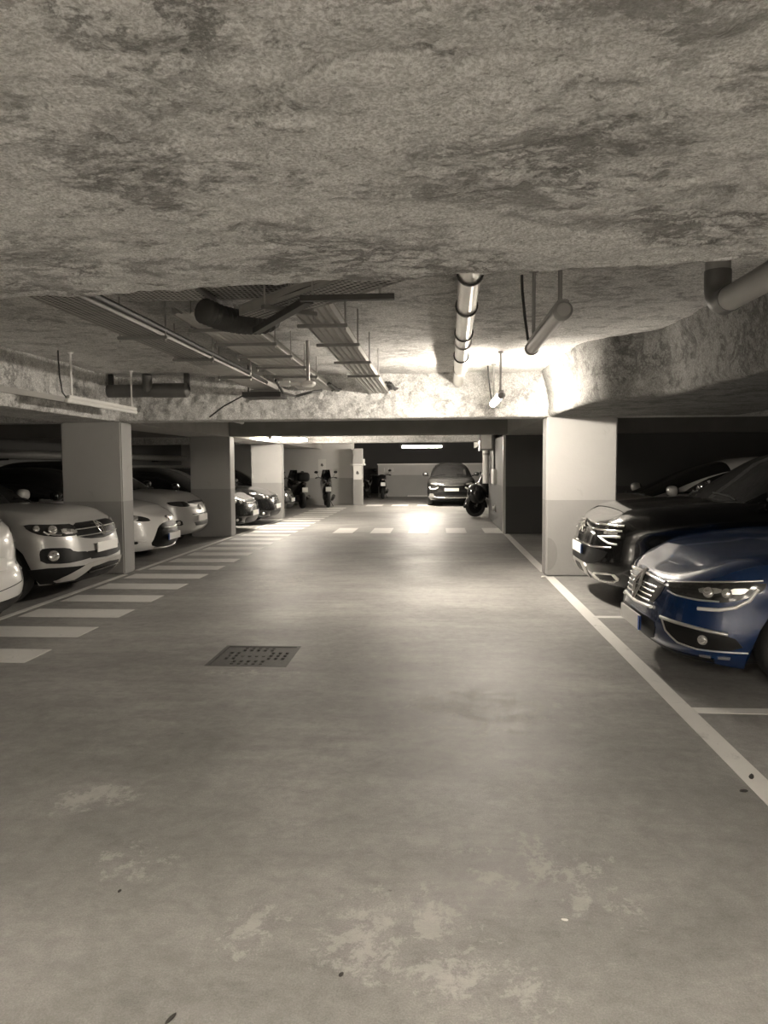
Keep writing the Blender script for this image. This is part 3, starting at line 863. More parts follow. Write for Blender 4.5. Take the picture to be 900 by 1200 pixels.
# ------------------------------------------------------------------ notices
def notice(label, x, y, z, w, h):
    o = thing('notice', label, 'sign', (x, y, z))
    m = MB(); m.box((-w/2, -.006, -h/2), (w/2, 0, h/2)); m.obj('sheet', 'sign_white', o, 30)
    m = MB()
    pts = [(-.06, .02), (-.02, .07), (.02, .05), (.06, .0), (.07, -.06), (.03, -.04), (.0, -.09), (-.03, -.04), (-.07, -.06)]
    m.add([(a_*w*2.6, -.0085, b_*h*2.0) for a_, b_ in pts], [tuple(range(len(pts)))])
    m.obj('pictogram', 'sign_ink', o, None)
notice('white notice with a dark pictogram on the far wall above the motorbike', -4.33, 27.995, 1.52, .30, .44)
notice('white notice with a dark pictogram on the narrow post', -2.93, 27.585, 1.22, .31, .52)

# ------------------------------------------------------------------ litter on the floor
def crumb(label, x, y, r, mat='debris', st=(1, .6, .3), name='dry_crumb'):
    m = MB(); m.ellipsoid((0, 0, r*st[2]), (r*st[0], r*st[1], r*st[2]), 9, 5)
    m.v = [v * (1 + .25*noise.noise(v*90 + Vector((x, y, 0)))) for v in m.v]
    zmin = min(v.z for v in m.v); m.v = [v - Vector((0, 0, zmin)) for v in m.v]
    tag(m.obj(name, mat, None, 60, 0, (x, y, 0), (0, 0, x*7)), label, 'crumb', 'crumbs lying on the floor')
crumb('round dark crumb on the worn pale patch of floor', -.282, 2.074, .011)
crumb('thin dark sliver of litter near the worn floor', -.722, 1.872, .016, st=(1.5, .4, .25))
crumb('small dark crumb left of the worn floor patch', -1.12, 2.454, .010)
crumb('flat dark leaf scrap beside the white edge line', 1.40, 3.40, .022, st=(1, .7, .15))
crumb('dark scrap stuck on the end of the white edge line', 1.50, 3.56, .03, st=(1.2, .4, .1))
crumb('white chip of paint at the foot of the pale right pillar', 1.41, 9.82, .035, 'chip_white', (1, .7, .4), 'paint_chip')
crumb('pale chip lying on the worn floor', .42, 2.38, .010, 'chip_white', (1.2, .6, .3), 'paint_chip')

# ------------------------------------------------------------------ cars
def lerp(a, b, t): return a + (b - a) * t
def interp(tab, x):
    if x <= tab[0][0]: return tab[0][1]
    for (x0, y0), (x1, y1) in zip(tab, tab[1:]):
        if x <= x1:
            t = (x - x0) / (x1 - x0)
            return y0 + (y1 - y0) * t
    return tab[-1][1]
def smooth_tab(tab, n=4):
    """Catmull-Rom densify of a table"""
    out = []
    for i in range(len(tab) - 1):
        p0, p1, p2, p3 = tab[max(i-1, 0)], tab[i], tab[i+1], tab[min(i+2, len(tab)-1)]
        for k in range(n):
            t = k / n
            m1 = (p2[1]-p0[1]) / max(1e-6, p2[0]-p0[0]) * (p2[0]-p1[0]); m2 = (p3[1]-p1[1]) / max(1e-6, p3[0]-p1[0]) * (p2[0]-p1[0])
            h = ((2*t**3-3*t*t+1)*p1[1] + (t**3-2*t*t+t)*m1 + (-2*t**3+3*t*t)*p2[1] + (t**3-t*t)*m2)
            out.append((lerp(p1[0], p2[0], t), h))
    out.append(tab[-1]); return out

D_FRONT = smooth_tab([(0, .15), (.12, .05), (.28, .0), (.45, .012), (.62, .035), (.78, .065), (.90, .115), (.97, .18), (1, .26)])
D_SIDE = smooth_tab([(0, .06), (.10, .02), (.3, .0), (.55, .010), (.70, .0), (.85, .022), (.95, .06), (1, .11)])
D_REAR = smooth_tab([(0, .14), (.12, .04), (.28, .0), (.45, .02), (.52, .06), (.7, .07), (.9, .10), (1, .16)])

class Car:
    def __init__(s, L, W, zmin, S, roof, wheels, rw, a=.72, ar=.55, n=2.9, nr=3.2, tumble=.24, g=(1.2, 4.0), m=3.6, dfront=None, crown=.05):
        s.L, s.W, s.zmin = L, W, zmin
        s.S = smooth_tab(S); s.roof = smooth_tab(roof, 5); s.wheels, s.rw = wheels, rw
        s.a, s.ar, s.n, s.nr, s.tumble, s.g, s.m, s.crown = a, ar, n, nr, tumble, g, m, crown
        s.dF = dfront or D_FRONT
        hw = W / 2; out = []
        for i in range(19):
            th = (i / 18) * math.pi / 2
            sn, cs = math.sin(th), math.cos(th)
            out.append((a * (1 - cs ** (2/n)), hw * sn ** (2/n)))
        # re-sample more evenly in the flat front
        front = [(a * (1 - (1 - (v/hw) ** n) ** (1/n)), v) for v in [hw * k / 12 * .86 for k in range(13)]]
        front += [p for p in out if p[1] > hw * .88]
        side = []; us = set()
        u = a + .03
        while u < L - ar: us.add(round(u, 3)); u += .07
        for wu in wheels:
            for k in range(-10, 11): us.add(round(wu + (rw + .045) * math.sin(k/10*math.pi/2), 3))
        side = [(u, hw) for u in sorted(us) if a + .005 < u < L - ar - .005]
        rear = [(L - ar * (1 - (1 - (v/hw) ** nr) ** (1/nr)), v) for v in [hw * k / 10 * .86 for k in range(11)]]
        ro = []
        for i in range(19):
            th = (i / 18) * math.pi / 2
            v = hw * math.sin(th) ** (2/nr)
            if v > hw * .88: ro.append((L - ar * (1 - math.cos(th) ** (2/nr)), v))
        rear = (rear + ro)[::-1]
        s.out = front + side + rear
        s.N = len(s.out)
        s.arc = [0.0]
        for p, q in zip(s.out, s.out[1:]): s.arc.append(s.arc[-1] + math.hypot(q[0]-p[0], q[1]-p[1]))
    def bottom(s, u):
        b = s.zmin + .03 * max(0, 1 - u / .5)
        for wu in s.wheels:
            Rr = s.rw + .045
            if abs(u - wu) < Rr: b = max(b, s.rw + math.sqrt(Rr*Rr - (u-wu)**2))
        return b
    def nrm(s, i):
        p, q = s.out[max(i-1, 0)], s.out[min(i+1, s.N-1)]
        if i == 0: return Vector((-1, 0))
        if i == s.N-1: return Vector((1, 0))
        d = Vector((q[0]-p[0], q[1]-p[1])).normalized()
        return Vector((-d.y, d.x))
    def off(s, u, f):
        wf = max(0.0, 1 - u / (s.a * .95)) ; wf = wf*wf*(3-2*wf)
        wr = max(0.0, 1 - (s.L - u) / (s.ar * .95)); wr = wr*wr*(3-2*wr)
        ds, df, dr = interp(D_SIDE, f), interp(s.dF, f), interp(D_REAR, f)
        return ds*(1-wf-wr) + df*wf + dr*wr
    def pt(s, i, z):
        """surface point on the right half at outline index (may be fractional)"""
        k = min(int(i), s.N - 2); t = i - k
        u = lerp(s.out[k][0], s.out[k+1][0], t); v = lerp(s.out[k][1], s.out[k+1][1], t)
        nn = s.nrm(k).lerp(s.nrm(k+1), t)
        St = interp(s.S, u); f = (z - s.zmin) / (St - s.zmin)
        d = s.off(u, max(0, min(1, f)))
        if f > 1: z = St
        return Vector((u - nn.x*d, max(0.0, v - nn.y*d), z))
    def surf(s, sv, z, end='front'):
        sg = 1 if sv >= 0 else -1; a = abs(sv)
        if end == 'rear': a = s.arc[-1] - a
        a = max(0, min(a, s.arc[-1] - 1e-4))
        lo = 0
        for k in range(s.N - 1):
            if s.arc[k+1] >= a: lo = k; break
        t = (a - s.arc[lo]) / max(1e-6, s.arc[lo+1] - s.arc[lo])
        p = s.pt(lo + t, z); p.y *= sg
        return p
    def G(s, u, phi, sg=1):
        """greenhouse point; phi 0 = belt, pi/2 = roof centre"""
        Sv = interp(s.S, u) - .01; Rv = max(interp(s.roof, u), Sv + .004)
        Rm = max(z for _, z in s.roof)
        hb = s.W/2 - .10
        c, n_ = max(0.0, math.cos(phi)), max(0.0, math.sin(phi))
        z = Sv + (Rv - Sv) * n_ ** (2/s.m)
        v = hb * c ** (2/s.m) * (1 - s.tumble * (z - Sv) / (Rm - Sv))
        g0, g1 = s.g; mid = (g0 + g1) / 2
        bow = .22 * (v/hb)**2 * (max(0, 1 - (u-g0)/1.1) - .6*max(0, 1 - (g1-u)/.8))
        return Vector((u + bow, sg * v, z))
    def Gz(s, u, z, sg=1):
        Sv = interp(s.S, u) - .01; Rv = max(interp(s.roof, u), Sv + .004)
        n_ = max(0.0, min(1.0, (z - Sv) / (Rv - Sv))) ** (s.m/2)
        return s.G(u, math.asin(n_), sg)
    def shell(s):
        M = 15; m = MB(); N = s.N
        rows = []
        for i in range(N):
            u = s.out[i][0]; St = interp(s.S, u); b = s.bottom(u); col = []
            for k in range(M + 1):
                f = k / M
                z = max(s.zmin + (St - s.zmin) * f, min(b, St - .02))
                col.append(s.pt(i, z))
            rows.append(col)
        def mir(p): return Vector((p.x, -p.y, p.z))
        base = {}
        for i in range(N):
            for k in range(M + 1):
                base[(i, k, 1)] = len(m.v); m.v.append(rows[i][k])
                base[(i, k, -1)] = len(m.v); m.v.append(mir(rows[i][k]))
        for i in range(N - 1):
            for k in range(M):
                a, b, c, d = base[(i,k,1)], base[(i+1,k,1)], base[(i+1,k+1,1)], base[(i,k+1,1)]
                m.f.append((a, b, c, d))
                a, b, c, d = base[(i,k,-1)], base[(i+1,k,-1)], base[(i+1,k+1,-1)], base[(i,k+1,-1)]
                m.f.append((d, c, b, a))
        J = 8; capi = []
        for i in range(N):
            p = rows[i][M]; row = []
            for j in range(2*J + 1):
                t = 1 - j / J
                if j == 0: row.append(base[(i, M, 1)]); continue
                if j == 2*J: row.append(base[(i, M, -1)]); continue
                cr = s.crown * (p.y / (s.W/2)) ** 2
                row.append(len(m.v)); m.v.append(Vector((p.x, p.y * t, p.z + cr * (1 - t*t) ** .8)))
            capi.append(row)
        for i in range(N - 1):
            for j in range(2*J): m.f.append((capi[i][j], capi[i+1][j], capi[i+1][j+1], capi[i][j+1]))
        # greenhouse
        g0, g1 = s.g; NU, NP = 46, 26
        m.grid(NU, NP, lambda a, b: s.G(lerp(g0, g1, a), (math.pi*b) if b <= .5 else math.pi*(1-b), 1 if b <= .5 else -1))
        bm = bmesh.new()
        vs_ = [bm.verts.new(v) for v in m.v]
        for f in m.f:
            try: bm.faces.new([vs_[i] for i in f])
            except ValueError: pass
        bmesh.ops.remove_doubles(bm, verts=bm.verts, dist=.0008)
        bmesh.ops.dissolve_degenerate(bm, edges=bm.edges, dist=.0004)
        bmesh.ops.recalc_face_normals(bm, faces=bm.faces)
        me = bpy.data.meshes.new('body'); bm.to_mesh(me); bm.free()
        me.polygons.foreach_set('use_smooth', [True]*len(me.polygons))
        me.set_sharp_from_angle(angle=math.radians(48))
        return me

def chaikin(poly, it=1):
    for _ in range(it):
        q = []
        for i in range(len(poly)):
            a, b = poly[i], poly[(i+1) % len(poly)]
            q += [(lerp(a[0], b[0], .22), lerp(a[1], b[1], .22)), (lerp(a[0], b[0], .78), lerp(a[1], b[1], .78))]
        poly = q
    return poly

def patch_mesh(poly, fn, off, maxlen=.06, back=.006):
    bm = bmesh.new()
    vs_ = [bm.verts.new((x, y, 0)) for x, y in poly]
    bm.faces.new(vs_)
    bmesh.ops.triangulate(bm, faces=bm.faces[:])
    for _ in range(6):
        es = [e for e in bm.edges if e.calc_length() > maxlen]
        if not es: break
        bmesh.ops.subdivide_edges(bm, edges=es, cuts=1)
        bmesh.ops.triangulate(bm, faces=[f for f in bm.faces if len(f.verts) > 3])
    bm.verts.ensure_lookup_table(); bm.faces.ensure_lookup_table()
    P2 = [v.co.copy() for v in bm.verts]
    F = [tuple(v.index for v in f.verts) for f in bm.faces]
    bd = []
    for e in bm.edges:
        if len(e.link_faces) == 1: bd.append((e.verts[0].index, e.verts[1].index))
    bm.verts.index_update()
    bm.free()
    e = .004; top = []; bot = {}
    NR = []
    for p in P2:
        c = fn(p.x, p.y); a = fn(p.x + e, p.y) - fn(p.x - e, p.y); b = fn(p.x, p.y + e) - fn(p.x, p.y - e)
        n_ = a.cross(b)
        n_ = n_.normalized() if n_.length > 1e-9 else Vector((0, 0, 1))
        NR.append((c, n_))
    # orient outwards: away from the car's axis point
    cen = sum((c for c, _ in NR), Vector()) / len(NR)
    av = sum((n_ for _, n_ in NR), Vector())
    V = []
    for c, n_ in NR:
        out = Vector((c.x, c.y, c.z - .45)) - Vector((2.1, 0, 0)) * 1.0
        if n_.dot(out) < 0: n_ = -n_
        V.append(c + n_ * off)
    k = len(V)
    Fo = list(F); idx = {}
    for a, b in bd:
        for q in (a, b):
            if q not in idx:
                c, n_ = NR[q]; out = Vector((c.x, c.y, c.z - .45)) - Vector((2.1, 0, 0))
                if n_.dot(out) < 0: n_ = -n_
                idx[q] = len(V); V.append(c - n_ * back)
        Fo.append((a, b, idx[b], idx[a]))
    return V, Fo

def finish(V, F, name, mat, parent):
    o = build(name, V, F, mat, parent, 40)
    bm = bmesh.new(); bm.from_mesh(o.data); bmesh.ops.recalc_face_normals(bm, faces=bm.faces); bm.to_mesh(o.data); bm.free()
    return o

def make_wheel(parent, u, v, rw, wdt=.20, rim='rim_alloy', spokes=5):
    sg = 1 if v > 0 else -1
    t = MB(); h = wdt/2; ri = rw * .66
    t.lathe([(ri, -h*.9), (ri*1.05, -h), (rw*.93, -h), (rw*.985, -h*.8), (rw, -h*.4), (rw, h*.4), (rw*.985, h*.8), (rw*.93, h), (ri*1.05, h), (ri, h*.9)], 'Y', 32)
    w_ = t.obj('wheel', 'tyre_rubber', parent, 40, 0, (u, v, rw))
    r = MB(); e = sg*h
    r.lathe([(ri, -h*.9), (ri*1.04, e*.86), (ri*.93, e*.80), (ri*.90, -h*.9)], 'Y', 32)
    r.lathe([(0, e*.62), (.055, e*.62), (.065, e*.45), (0, e*.40)], 'Y', 18)
    r.lathe([(ri*.80, e*.05), (ri*.80, e*.0), (.0, e*.0)], 'Y', 18)
    for k in range(spokes):
        a = 2*math.pi*k/spokes + .3; ca, sa = math.cos(a), math.sin(a)
        def q(rr, tt, y): return (rr*ca - tt*sa, y, rr*sa + tt*ca)
        r.add([q(.04,-.03,e*.6), q(.04,.03,e*.6), q(ri*.95,.045,e*.72), q(ri*.95,-.045,e*.72), q(.04,-.03,e*.35), q(.04,.03,e*.35), q(ri*.95,.045,e*.45), q(ri*.95,-.045,e*.45)],
              [(0,1,2,3),(7,6,5,4),(0,4,5,1),(1,5,6,2),(2,6,7,3),(3,7,4,0)])
    r.obj('rim', rim, w_, 40)
    return w_

def make_car(label, cat, car, paint, loc, rz, feats, name='parked_car', group='cars parked along the aisle', mirror_mat=None, pil=0.0, roof_shade_mat=None):
    c = thing(name, label, cat, loc, rz, group)
    T = Vector((-car.L/2, 0, 0))           # origin under the middle of the car
    def shift(V): return [v + T for v in V]
    me = car.shell()
    me.transform(Matrix.Translation(T)); me.materials.append(MATS[paint])
    if roof_shade_mat:
        me.materials.append(MATS[roof_shade_mat])
        for pl in me.polygons:
            u = pl.center.x + car.L/2
            if pl.center.z > interp(car.S, u) + .055 and u > car.g[0] + .12: pl.material_index = 1
    b = bpy.data.objects.new('body', me); COL.objects.link(b); b.parent = c
    # underside
    m = MB(); hw = car.W/2
    m.box((.35, -hw+.30, car.zmin-.01), (car.L-.35, hw-.30, .62)); m.box((car.wheels[0]+car.rw+.08, -hw+.09, car.zmin), (car.wheels[1]-car.rw-.08, hw-.09, .55))
    m.v = shift(m.v); m.obj('underbody', 'black_plastic', c, 30)
    for wu in car.wheels:
        for sg in (1, -1): make_wheel(c, wu - car.L/2, sg*(hw-.125), car.rw)
    # glass
    g0, g1 = car.g
    Rm = max(z for _, z in car.roof)
    rt = [u for u, z in car.roof if z > Rm - .10]
    ut0, ut1 = rt[0], rt[-1]
    def ws(a, b_):   # windscreen: a across (-1..1), b_ along u
        ph = math.pi/2 - abs(a) * (math.pi/2 - .20)
        return car.G(b_, ph, 1 if a >= 0 else -1)
    ua = g0 + .06
    V, F = patch_mesh([(-.93+pil, ua), (-.5, ua-.0), (.5, ua-.0), (.93-pil, ua), (.86-pil, ut0-.02), (-.86+pil, ut0-.02)], ws, .004, .12); wsh = finish(shift(V), F, 'windscreen', 'car_glass', c)
    V, F = patch_mesh([(-.85, ut1+.05), (.85, ut1+.05), (.9, g1-.08), (-.9, g1-.08)], ws, .004, .12); finish(shift(V), F, 'rear_window', 'car_glass', c)
    for sg in (1, -1):
        m = MB()
        for x in (.10, .62):
            p0 = car.G(g0+.05, math.pi/2 - .05) + Vector((0, 0, .012)); 
            P_ = [ws(sg*x, ua+.01) + Vector((-.01, 0, .012)), ws(sg*(x-.25), ua+.06) + Vector((-.01, 0, .014)), ws(sg*(x-.55), ua+.09) + Vector((-.01, 0, .014))]
        m.tube(shift(P_), .008, 6); m.obj('wiper', 'black_plastic', c, 40)
        # side windows: front door and rear door
        Bu = lambda u: interp(car.S, u) + .035
        Tu = lambda u: interp(car.roof, u) - .10 - pil*.3
        us0, us1 = g0 + .34 + pil, g1 - .30
        umid = lerp(us0, us1, .52)
        for (x0, x1, nme) in ((us0, umid - .03, 'side_window'), (umid + .03, us1, 'side_window')):
            up = []; lo = []
            K = 8
            for k in range(K + 1):
                u = lerp(x0, x1, k/K)
                lo.append((u, Bu(u))); up.append((u, max(Tu(u), Bu(u) + .015)))
            poly = lo + up[::-1]
            V, F = patch_mesh(poly, lambda u, z, sg=sg: car.Gz(u, z, sg), .004, .12); finish(shift(V), F, nme, 'car_glass', c)
        # door mirror
        mu = g0 + .48; mz = interp(car.S, mu) + .09; mv = sg*(hw + .075)
        m = MB(); m.ellipsoid((mu, mv, mz), (.075, .105, .075), 16, 10, 2.6)
        mo = MB(); mo.v = shift(m.v); mo.f = m.f; mir = mo.obj('door_mirror', mirror_mat or paint, c, 60)
        st = MB().tube(shift([Vector((mu, sg*(hw-.10), mz-.06)), Vector((mu, sg*(hw+.03), mz-.045))]), .022, 8); st.obj('mirror_foot', 'black_plastic', mir, 40)
        gl = MB().ellipsoid((mu+.068, mv, mz), (.012, .088, .060), 14, 8, 2.6); gl.v = shift(gl.v); gl.obj('mirror_glass', 'car_glass', mir, 60)
    # details on nose and tail
    objs = {}
    for ft in feats:
        kind, nme, mat = ft['k'], ft['n'], ft['m']
        end = ft.get('end', 'front')
        sides = (1, -1) if ft.get('mirror', True) else (1,)
        for sg in sides:
            par = c
            if ft.get('of'): par = objs.get((ft['of'], sg), objs.get((ft['of'], 1), c))
            fn = lambda sv, z, sg=sg: car.surf(sg*sv, z, end)
            if kind == 'patch':
                poly = ft['p']
                if ft.get('sym'): poly = poly + [(-x, z) for x, z in poly[::-1]]
                poly = chaikin(poly, ft.get('round', 1)) if ft.get('round', 1) else poly
                V, F = patch_mesh(poly, fn, ft.get('o', .006), ft.get('res', .06), .01)
                o = finish(shift(V), F, nme, mat, par)
            elif kind == 'bar':
                pts = ft['p']
                if ft.get('sym'): pts = [(-x, z) for x, z in pts[::-1]] + pts
                dense = []
                for (x0, z0), (x1, z1) in zip(pts, pts[1:]):
                    nn = max(1, int(math.hypot(x1-x0, z1-z0) / .05))
                    dense += [(lerp(x0, x1, k/nn), lerp(z0, z1, k/nn)) for k in range(nn)]
                dense.append(pts[-1])
                P_ = []
                for x, z in dense:
                    q = fn(x, z); d2 = Vector((q.x - 1.2, q.y*.8, 0)).normalized()
                    P_.append(q + d2 * ft.get('o', .008))
                m = MB().tube(shift(P_), ft.get('r', .010), 8); o = m.obj(nme, mat, par, 50)
            elif kind == 'plate':
                z = ft['z']; q = car.surf(0, z, end); dirx = -1 if end == 'front' else 1
                m = MB(); m.box((-.007, -.26, -.056), (.007, .26, .056))
                o = m.obj(nme, mat, par, 30, .002, (q.x + T.x + dirx*ft.get('o', .03), 0, z), (0, math.radians(ft.get('tilt', 0)), 0))
                if ft.get('blue', True):
                    for yy in (1, -1):
                        m = MB(); m.box((-.0085, yy*.26 - (.022 if yy > 0 else -.0), -.052), (.0085, yy*.26 + (.0 if yy > 0 else .022), .052)); 
                        if yy == ft.get('by', -1): m.obj('country_band', 'plate_blue', o, None)
            elif kind == 'lamp':       # round lamp on the surface
                x, z = ft['p'][0]; r = ft['r']; q = fn(x, z); e = .01
                nn = (fn(x+e, z)-fn(x-e, z)).cross(fn(x, z+e)-fn(x, z-e)).normalized()
                if nn.x * (1 if end == 'front' else -1) > 0: nn = -nn
                m = MB().lathe([(0, .012), (r*.55, .012), (r*.85, .006), (r, -.004), (r, -.02)], 'Z', 20)
                o = m.obj(nme, mat, par, 50, 0, q + T + nn*ft.get('o', .008), nn.to_track_quat('Z', 'Y').to_euler())
            objs[(nme, sg)] = o
            if ft.get('lab'): o['label'] = ft['lab']
    return c

def B(n, m, p, r=.010, **k): return dict(k='bar', n=n, m=m, p=p, r=r, **k)
def P(n, m, p, **k): return dict(k='patch', n=n, m=m, p=p, **k)
def LP(n, m, x, z, r, **k): return dict(k='lamp', n=n, m=m, p=[(x, z)], r=r, **k)
def PLT(z, **k): return dict(k='plate', n='number_plate', m='plate_white', z=z, mirror=False, **k)
def emblem_diamond(z, h, w, of=None, o=.028):
    return [B('emblem', 'chrome', [(0, z+h), (w, z), (0, z-h), (-w, z), (0, z+h)], .016, mirror=False, o=o)]
def emblem_roundel(z, r, o=.02):
    ring = [(r*math.cos(a), z + r*math.sin(a)) for a in [i/18*2*math.pi for i in range(19)]]
    return [B('emblem', 'chrome', ring, .007, mirror=False, o=o),
            B('emblem_mark', 'chrome', [(-.45*r, z+.85*r), (0, z+.15*r), (.45*r, z+.85*r)], .006, mirror=False, o=o, of='emblem'),
            B('emblem_mark', 'chrome', [(-.85*r, z+.4*r), (-.42*r, z-.75*r), (0, z-.05*r), (.42*r, z-.75*r), (.85*r, z+.4*r)], .006, mirror=False, o=o, of='emblem')]
def slats(z0, z1, n, x0, x1, mat='chrome', r=.009, o=.016, of='grille', taper=0.0):
    return [B('grille_slat', mat, [(-(x1 - taper*i/n), lerp(z1, z0, i/(n-1))), (x1 - taper*i/n, lerp(z1, z0, i/(n-1)))], r, mirror=False, o=o, of=of) for i in range(n)]

# --- the blue hatchback, right
hatch_R = Car(4.36, 1.81, .16, [(0,.76),(.25,.82),(.6,.885),(1.05,.945),(1.5,.965),(3.2,1.0),(4.36,.96)],
              [(1.12,.945),(1.5,1.16),(1.95,1.37),(2.35,1.435),(3.0,1.43),(3.6,1.36),(4.0,1.20),(4.28,.98)], (.90, 3.57), .325, a=.78, g=(1.12, 4.28))
blue_f = [
    P('grille', 'grille_black', [(0,.47),(.30,.49),(.40,.56),(.44,.635),(.40,.675),(0,.685)], sym=True, mirror=False, o=.004),
    *slats(.515, .62, 4, .1, .36, 'chrome', .0085, .014, taper=.07),
    B('grille_trim', 'chrome', [(.05,.675),(.24,.672),(.44,.662)], .017, o=.012),
    B('grille_trim', 'satin_silver', [(-.34,.478),(0,.462),(.34,.478)], .012, mirror=False, o=.012),
    P('headlight', 'lamp_housing', [(.46,.655),(.50,.675),(.80,.705),(1.22,.745),(1.20,.69),(1.10,.635),(.98,.60),(.80,.592),(.58,.60)], o=.006),
    B('lamp_trim', 'chrome', [(.46,.675),(.80,.715),(1.20,.752)], .007, o=.010, of='headlight'),
    LP('lamp_lens', 'lamp_lens', .86, .655, .038, of='headlight', o=.010),
    LP('lamp_lens', 'lamp_lens', .98, .660, .034, of='headlight', o=.010),
    P('reflector', 'lamp_lens', [(.78,.675),(.95,.688),(.95,.655),(.80,.640)], of='headlight', o=.010),
    P('reflector', 'satin_silver', [(1.00,.69),(1.12,.70),(1.08,.66),(1.0,.655)], of='headlight', o=.010),
    B('lamp_trim', 'satin_silver', [(.50,.62),(.60,.605),(.80,.60),(.94,.605)], .006, o=.010, of='headlight'),
    B('running_light', 'drl_white', [(1.17,.70),(1.12,.625),(1.04,.575),(.94,.552),(.80,.545)], .013, o=.010),
    P('lower_intake', 'black_plastic', [(0,.24),(.34,.24),(.44,.34),(.40,.40),(0,.40)], sym=True, mirror=False, o=.004),
    P('fog_housing', 'black_plastic', [(.50,.43),(.60,.425),(1.02,.395),(1.10,.30),(.72,.275),(.62,.30)], o=.004),
    B('fog_trim', 'satin_silver', [(.49,.438),(.75,.425),(1.00,.400)], .012, o=.012, of='fog_housing'),
    B('fog_trim', 'satin_silver', [(.50,.43),(.56,.36),(.66,.295),(.80,.275),(1.12,.285)], .006, o=.008, of='fog_housing'),
    LP('fog_lamp', 'lamp_lens', .84, .345, .035, of='fog_housing', o=.004),
    P('lower_lip', 'black_plastic', [(0,.165),(.9,.19),(.9,.215),(0,.20)], sym=True, mirror=False, o=.006, round=0),
    P('lip_reflector', 'lamp_lens', [(.80,.235),(.88,.237),(.88,.222),(.80,.220)], o=.006, round=0),
    P('lip_reflector', 'lamp_lens', [(.93,.24),(1.01,.242),(1.01,.227),(.93,.225)], o=.006, round=0),
    *emblem_diamond(.60, .105, .075, o=.030),
    PLT(.345, o=.028)]
make_car('glossy blue hatchback with a big diamond emblem, nose to the white edge line', 'car', hatch_R, 'paint_blue', (1.50 + 2.18, 5.68, 0), 0, blue_f, mirror_mat='paint_blue')

# --- the black SUV beside the right pillar
suv_C = Car(4.5, 1.86, .20, [(0,.935),(.2,.985),(.6,1.03),(1.15,1.075),(1.6,1.09),(3.5,1.13),(4.5,1.06)],
            [(1.25,1.07),(1.65,1.32),(2.05,1.55),(2.5,1.665),(3.2,1.67),(3.9,1.60),(4.25,1.36),(4.42,1.08)], (.90, 3.63), .355, a=.70, n=3.2, g=(1.25, 4.42), tumble=.2)
suv_f = [
    P('grille', 'gloss_black', [(0,.62),(.45,.62),(.62,.64),(.98,.70),(.98,.85),(.55,.865),(0,.865)], sym=True, mirror=False, o=.003),
    B('chevron_bar', 'chrome', [(.07,.868),(.30,.858),(.60,.858),(.98,.858)], .013, o=.012, of='grille'),
    B('chevron_bar', 'chrome', [(.07,.835),(.30,.806),(.60,.802),(.96,.806)], .011, o=.012, of='grille'),
    B('emblem', 'chrome', [(-.085,.80),(0,.865),(.085,.80)], .014, mirror=False, o=.026),
    B('emblem_mark', 'chrome', [(-.085,.745),(0,.81),(.085,.745)], .014, mirror=False, o=.026, of='emblem'),
    P('headlight', 'lamp_housing', [(.55,.80),(.98,.80),(.98,.70),(.62,.655)], o=.006),
    B('running_light', 'drl_white', [(.94,.745),(.62,.735),(.80,.672),(.90,.665)], .013, o=.014, of='headlight'),
    P('reflector', 'lamp_lens', [(.70,.79),(.90,.79),(.90,.762),(.70,.758)], of='headlight', o=.010),
    B('lower_trim', 'chrome', [(.18,.625),(.50,.615),(.84,.632)], .010, o=.010),
    P('bumper_grille', 'black_plastic', [(0,.42),(.55,.42),(.74,.50),(.80,.60),(0,.60)], sym=True, mirror=False, o=.004),
    P('skid_plate', 'satin_silver', [(0,.235),(.30,.235),(.36,.42),(0,.42)], sym=True, mirror=False, o=.008),
    P('skid_recess', 'grille_black', [(0,.29),(.16,.29),(.16,.39),(0,.39)], sym=True, mirror=False, o=.011, of='skid_plate'),
    P('corner_insert', 'satin_silver', [(.45,.33),(.86,.37),(.94,.30),(.80,.245),(.45,.245)], o=.006),
    P('corner_recess', 'grille_black', [(.56,.322),(.84,.345),(.88,.29),(.62,.275)], o=.009, of='corner_insert', round=0),
    B('corner_trim', 'chrome', [(.60,.262),(.84,.268)], .010, o=.012, of='corner_insert'),
    PLT(.56, o=.03)]
make_car('glossy black SUV with chrome chevron strips, standing beside the pale right pillar', 'car', suv_C, 'paint_black', (1.62 + 2.25, 8.55, 0), 0, suv_f, mirror_mat='gloss_black')

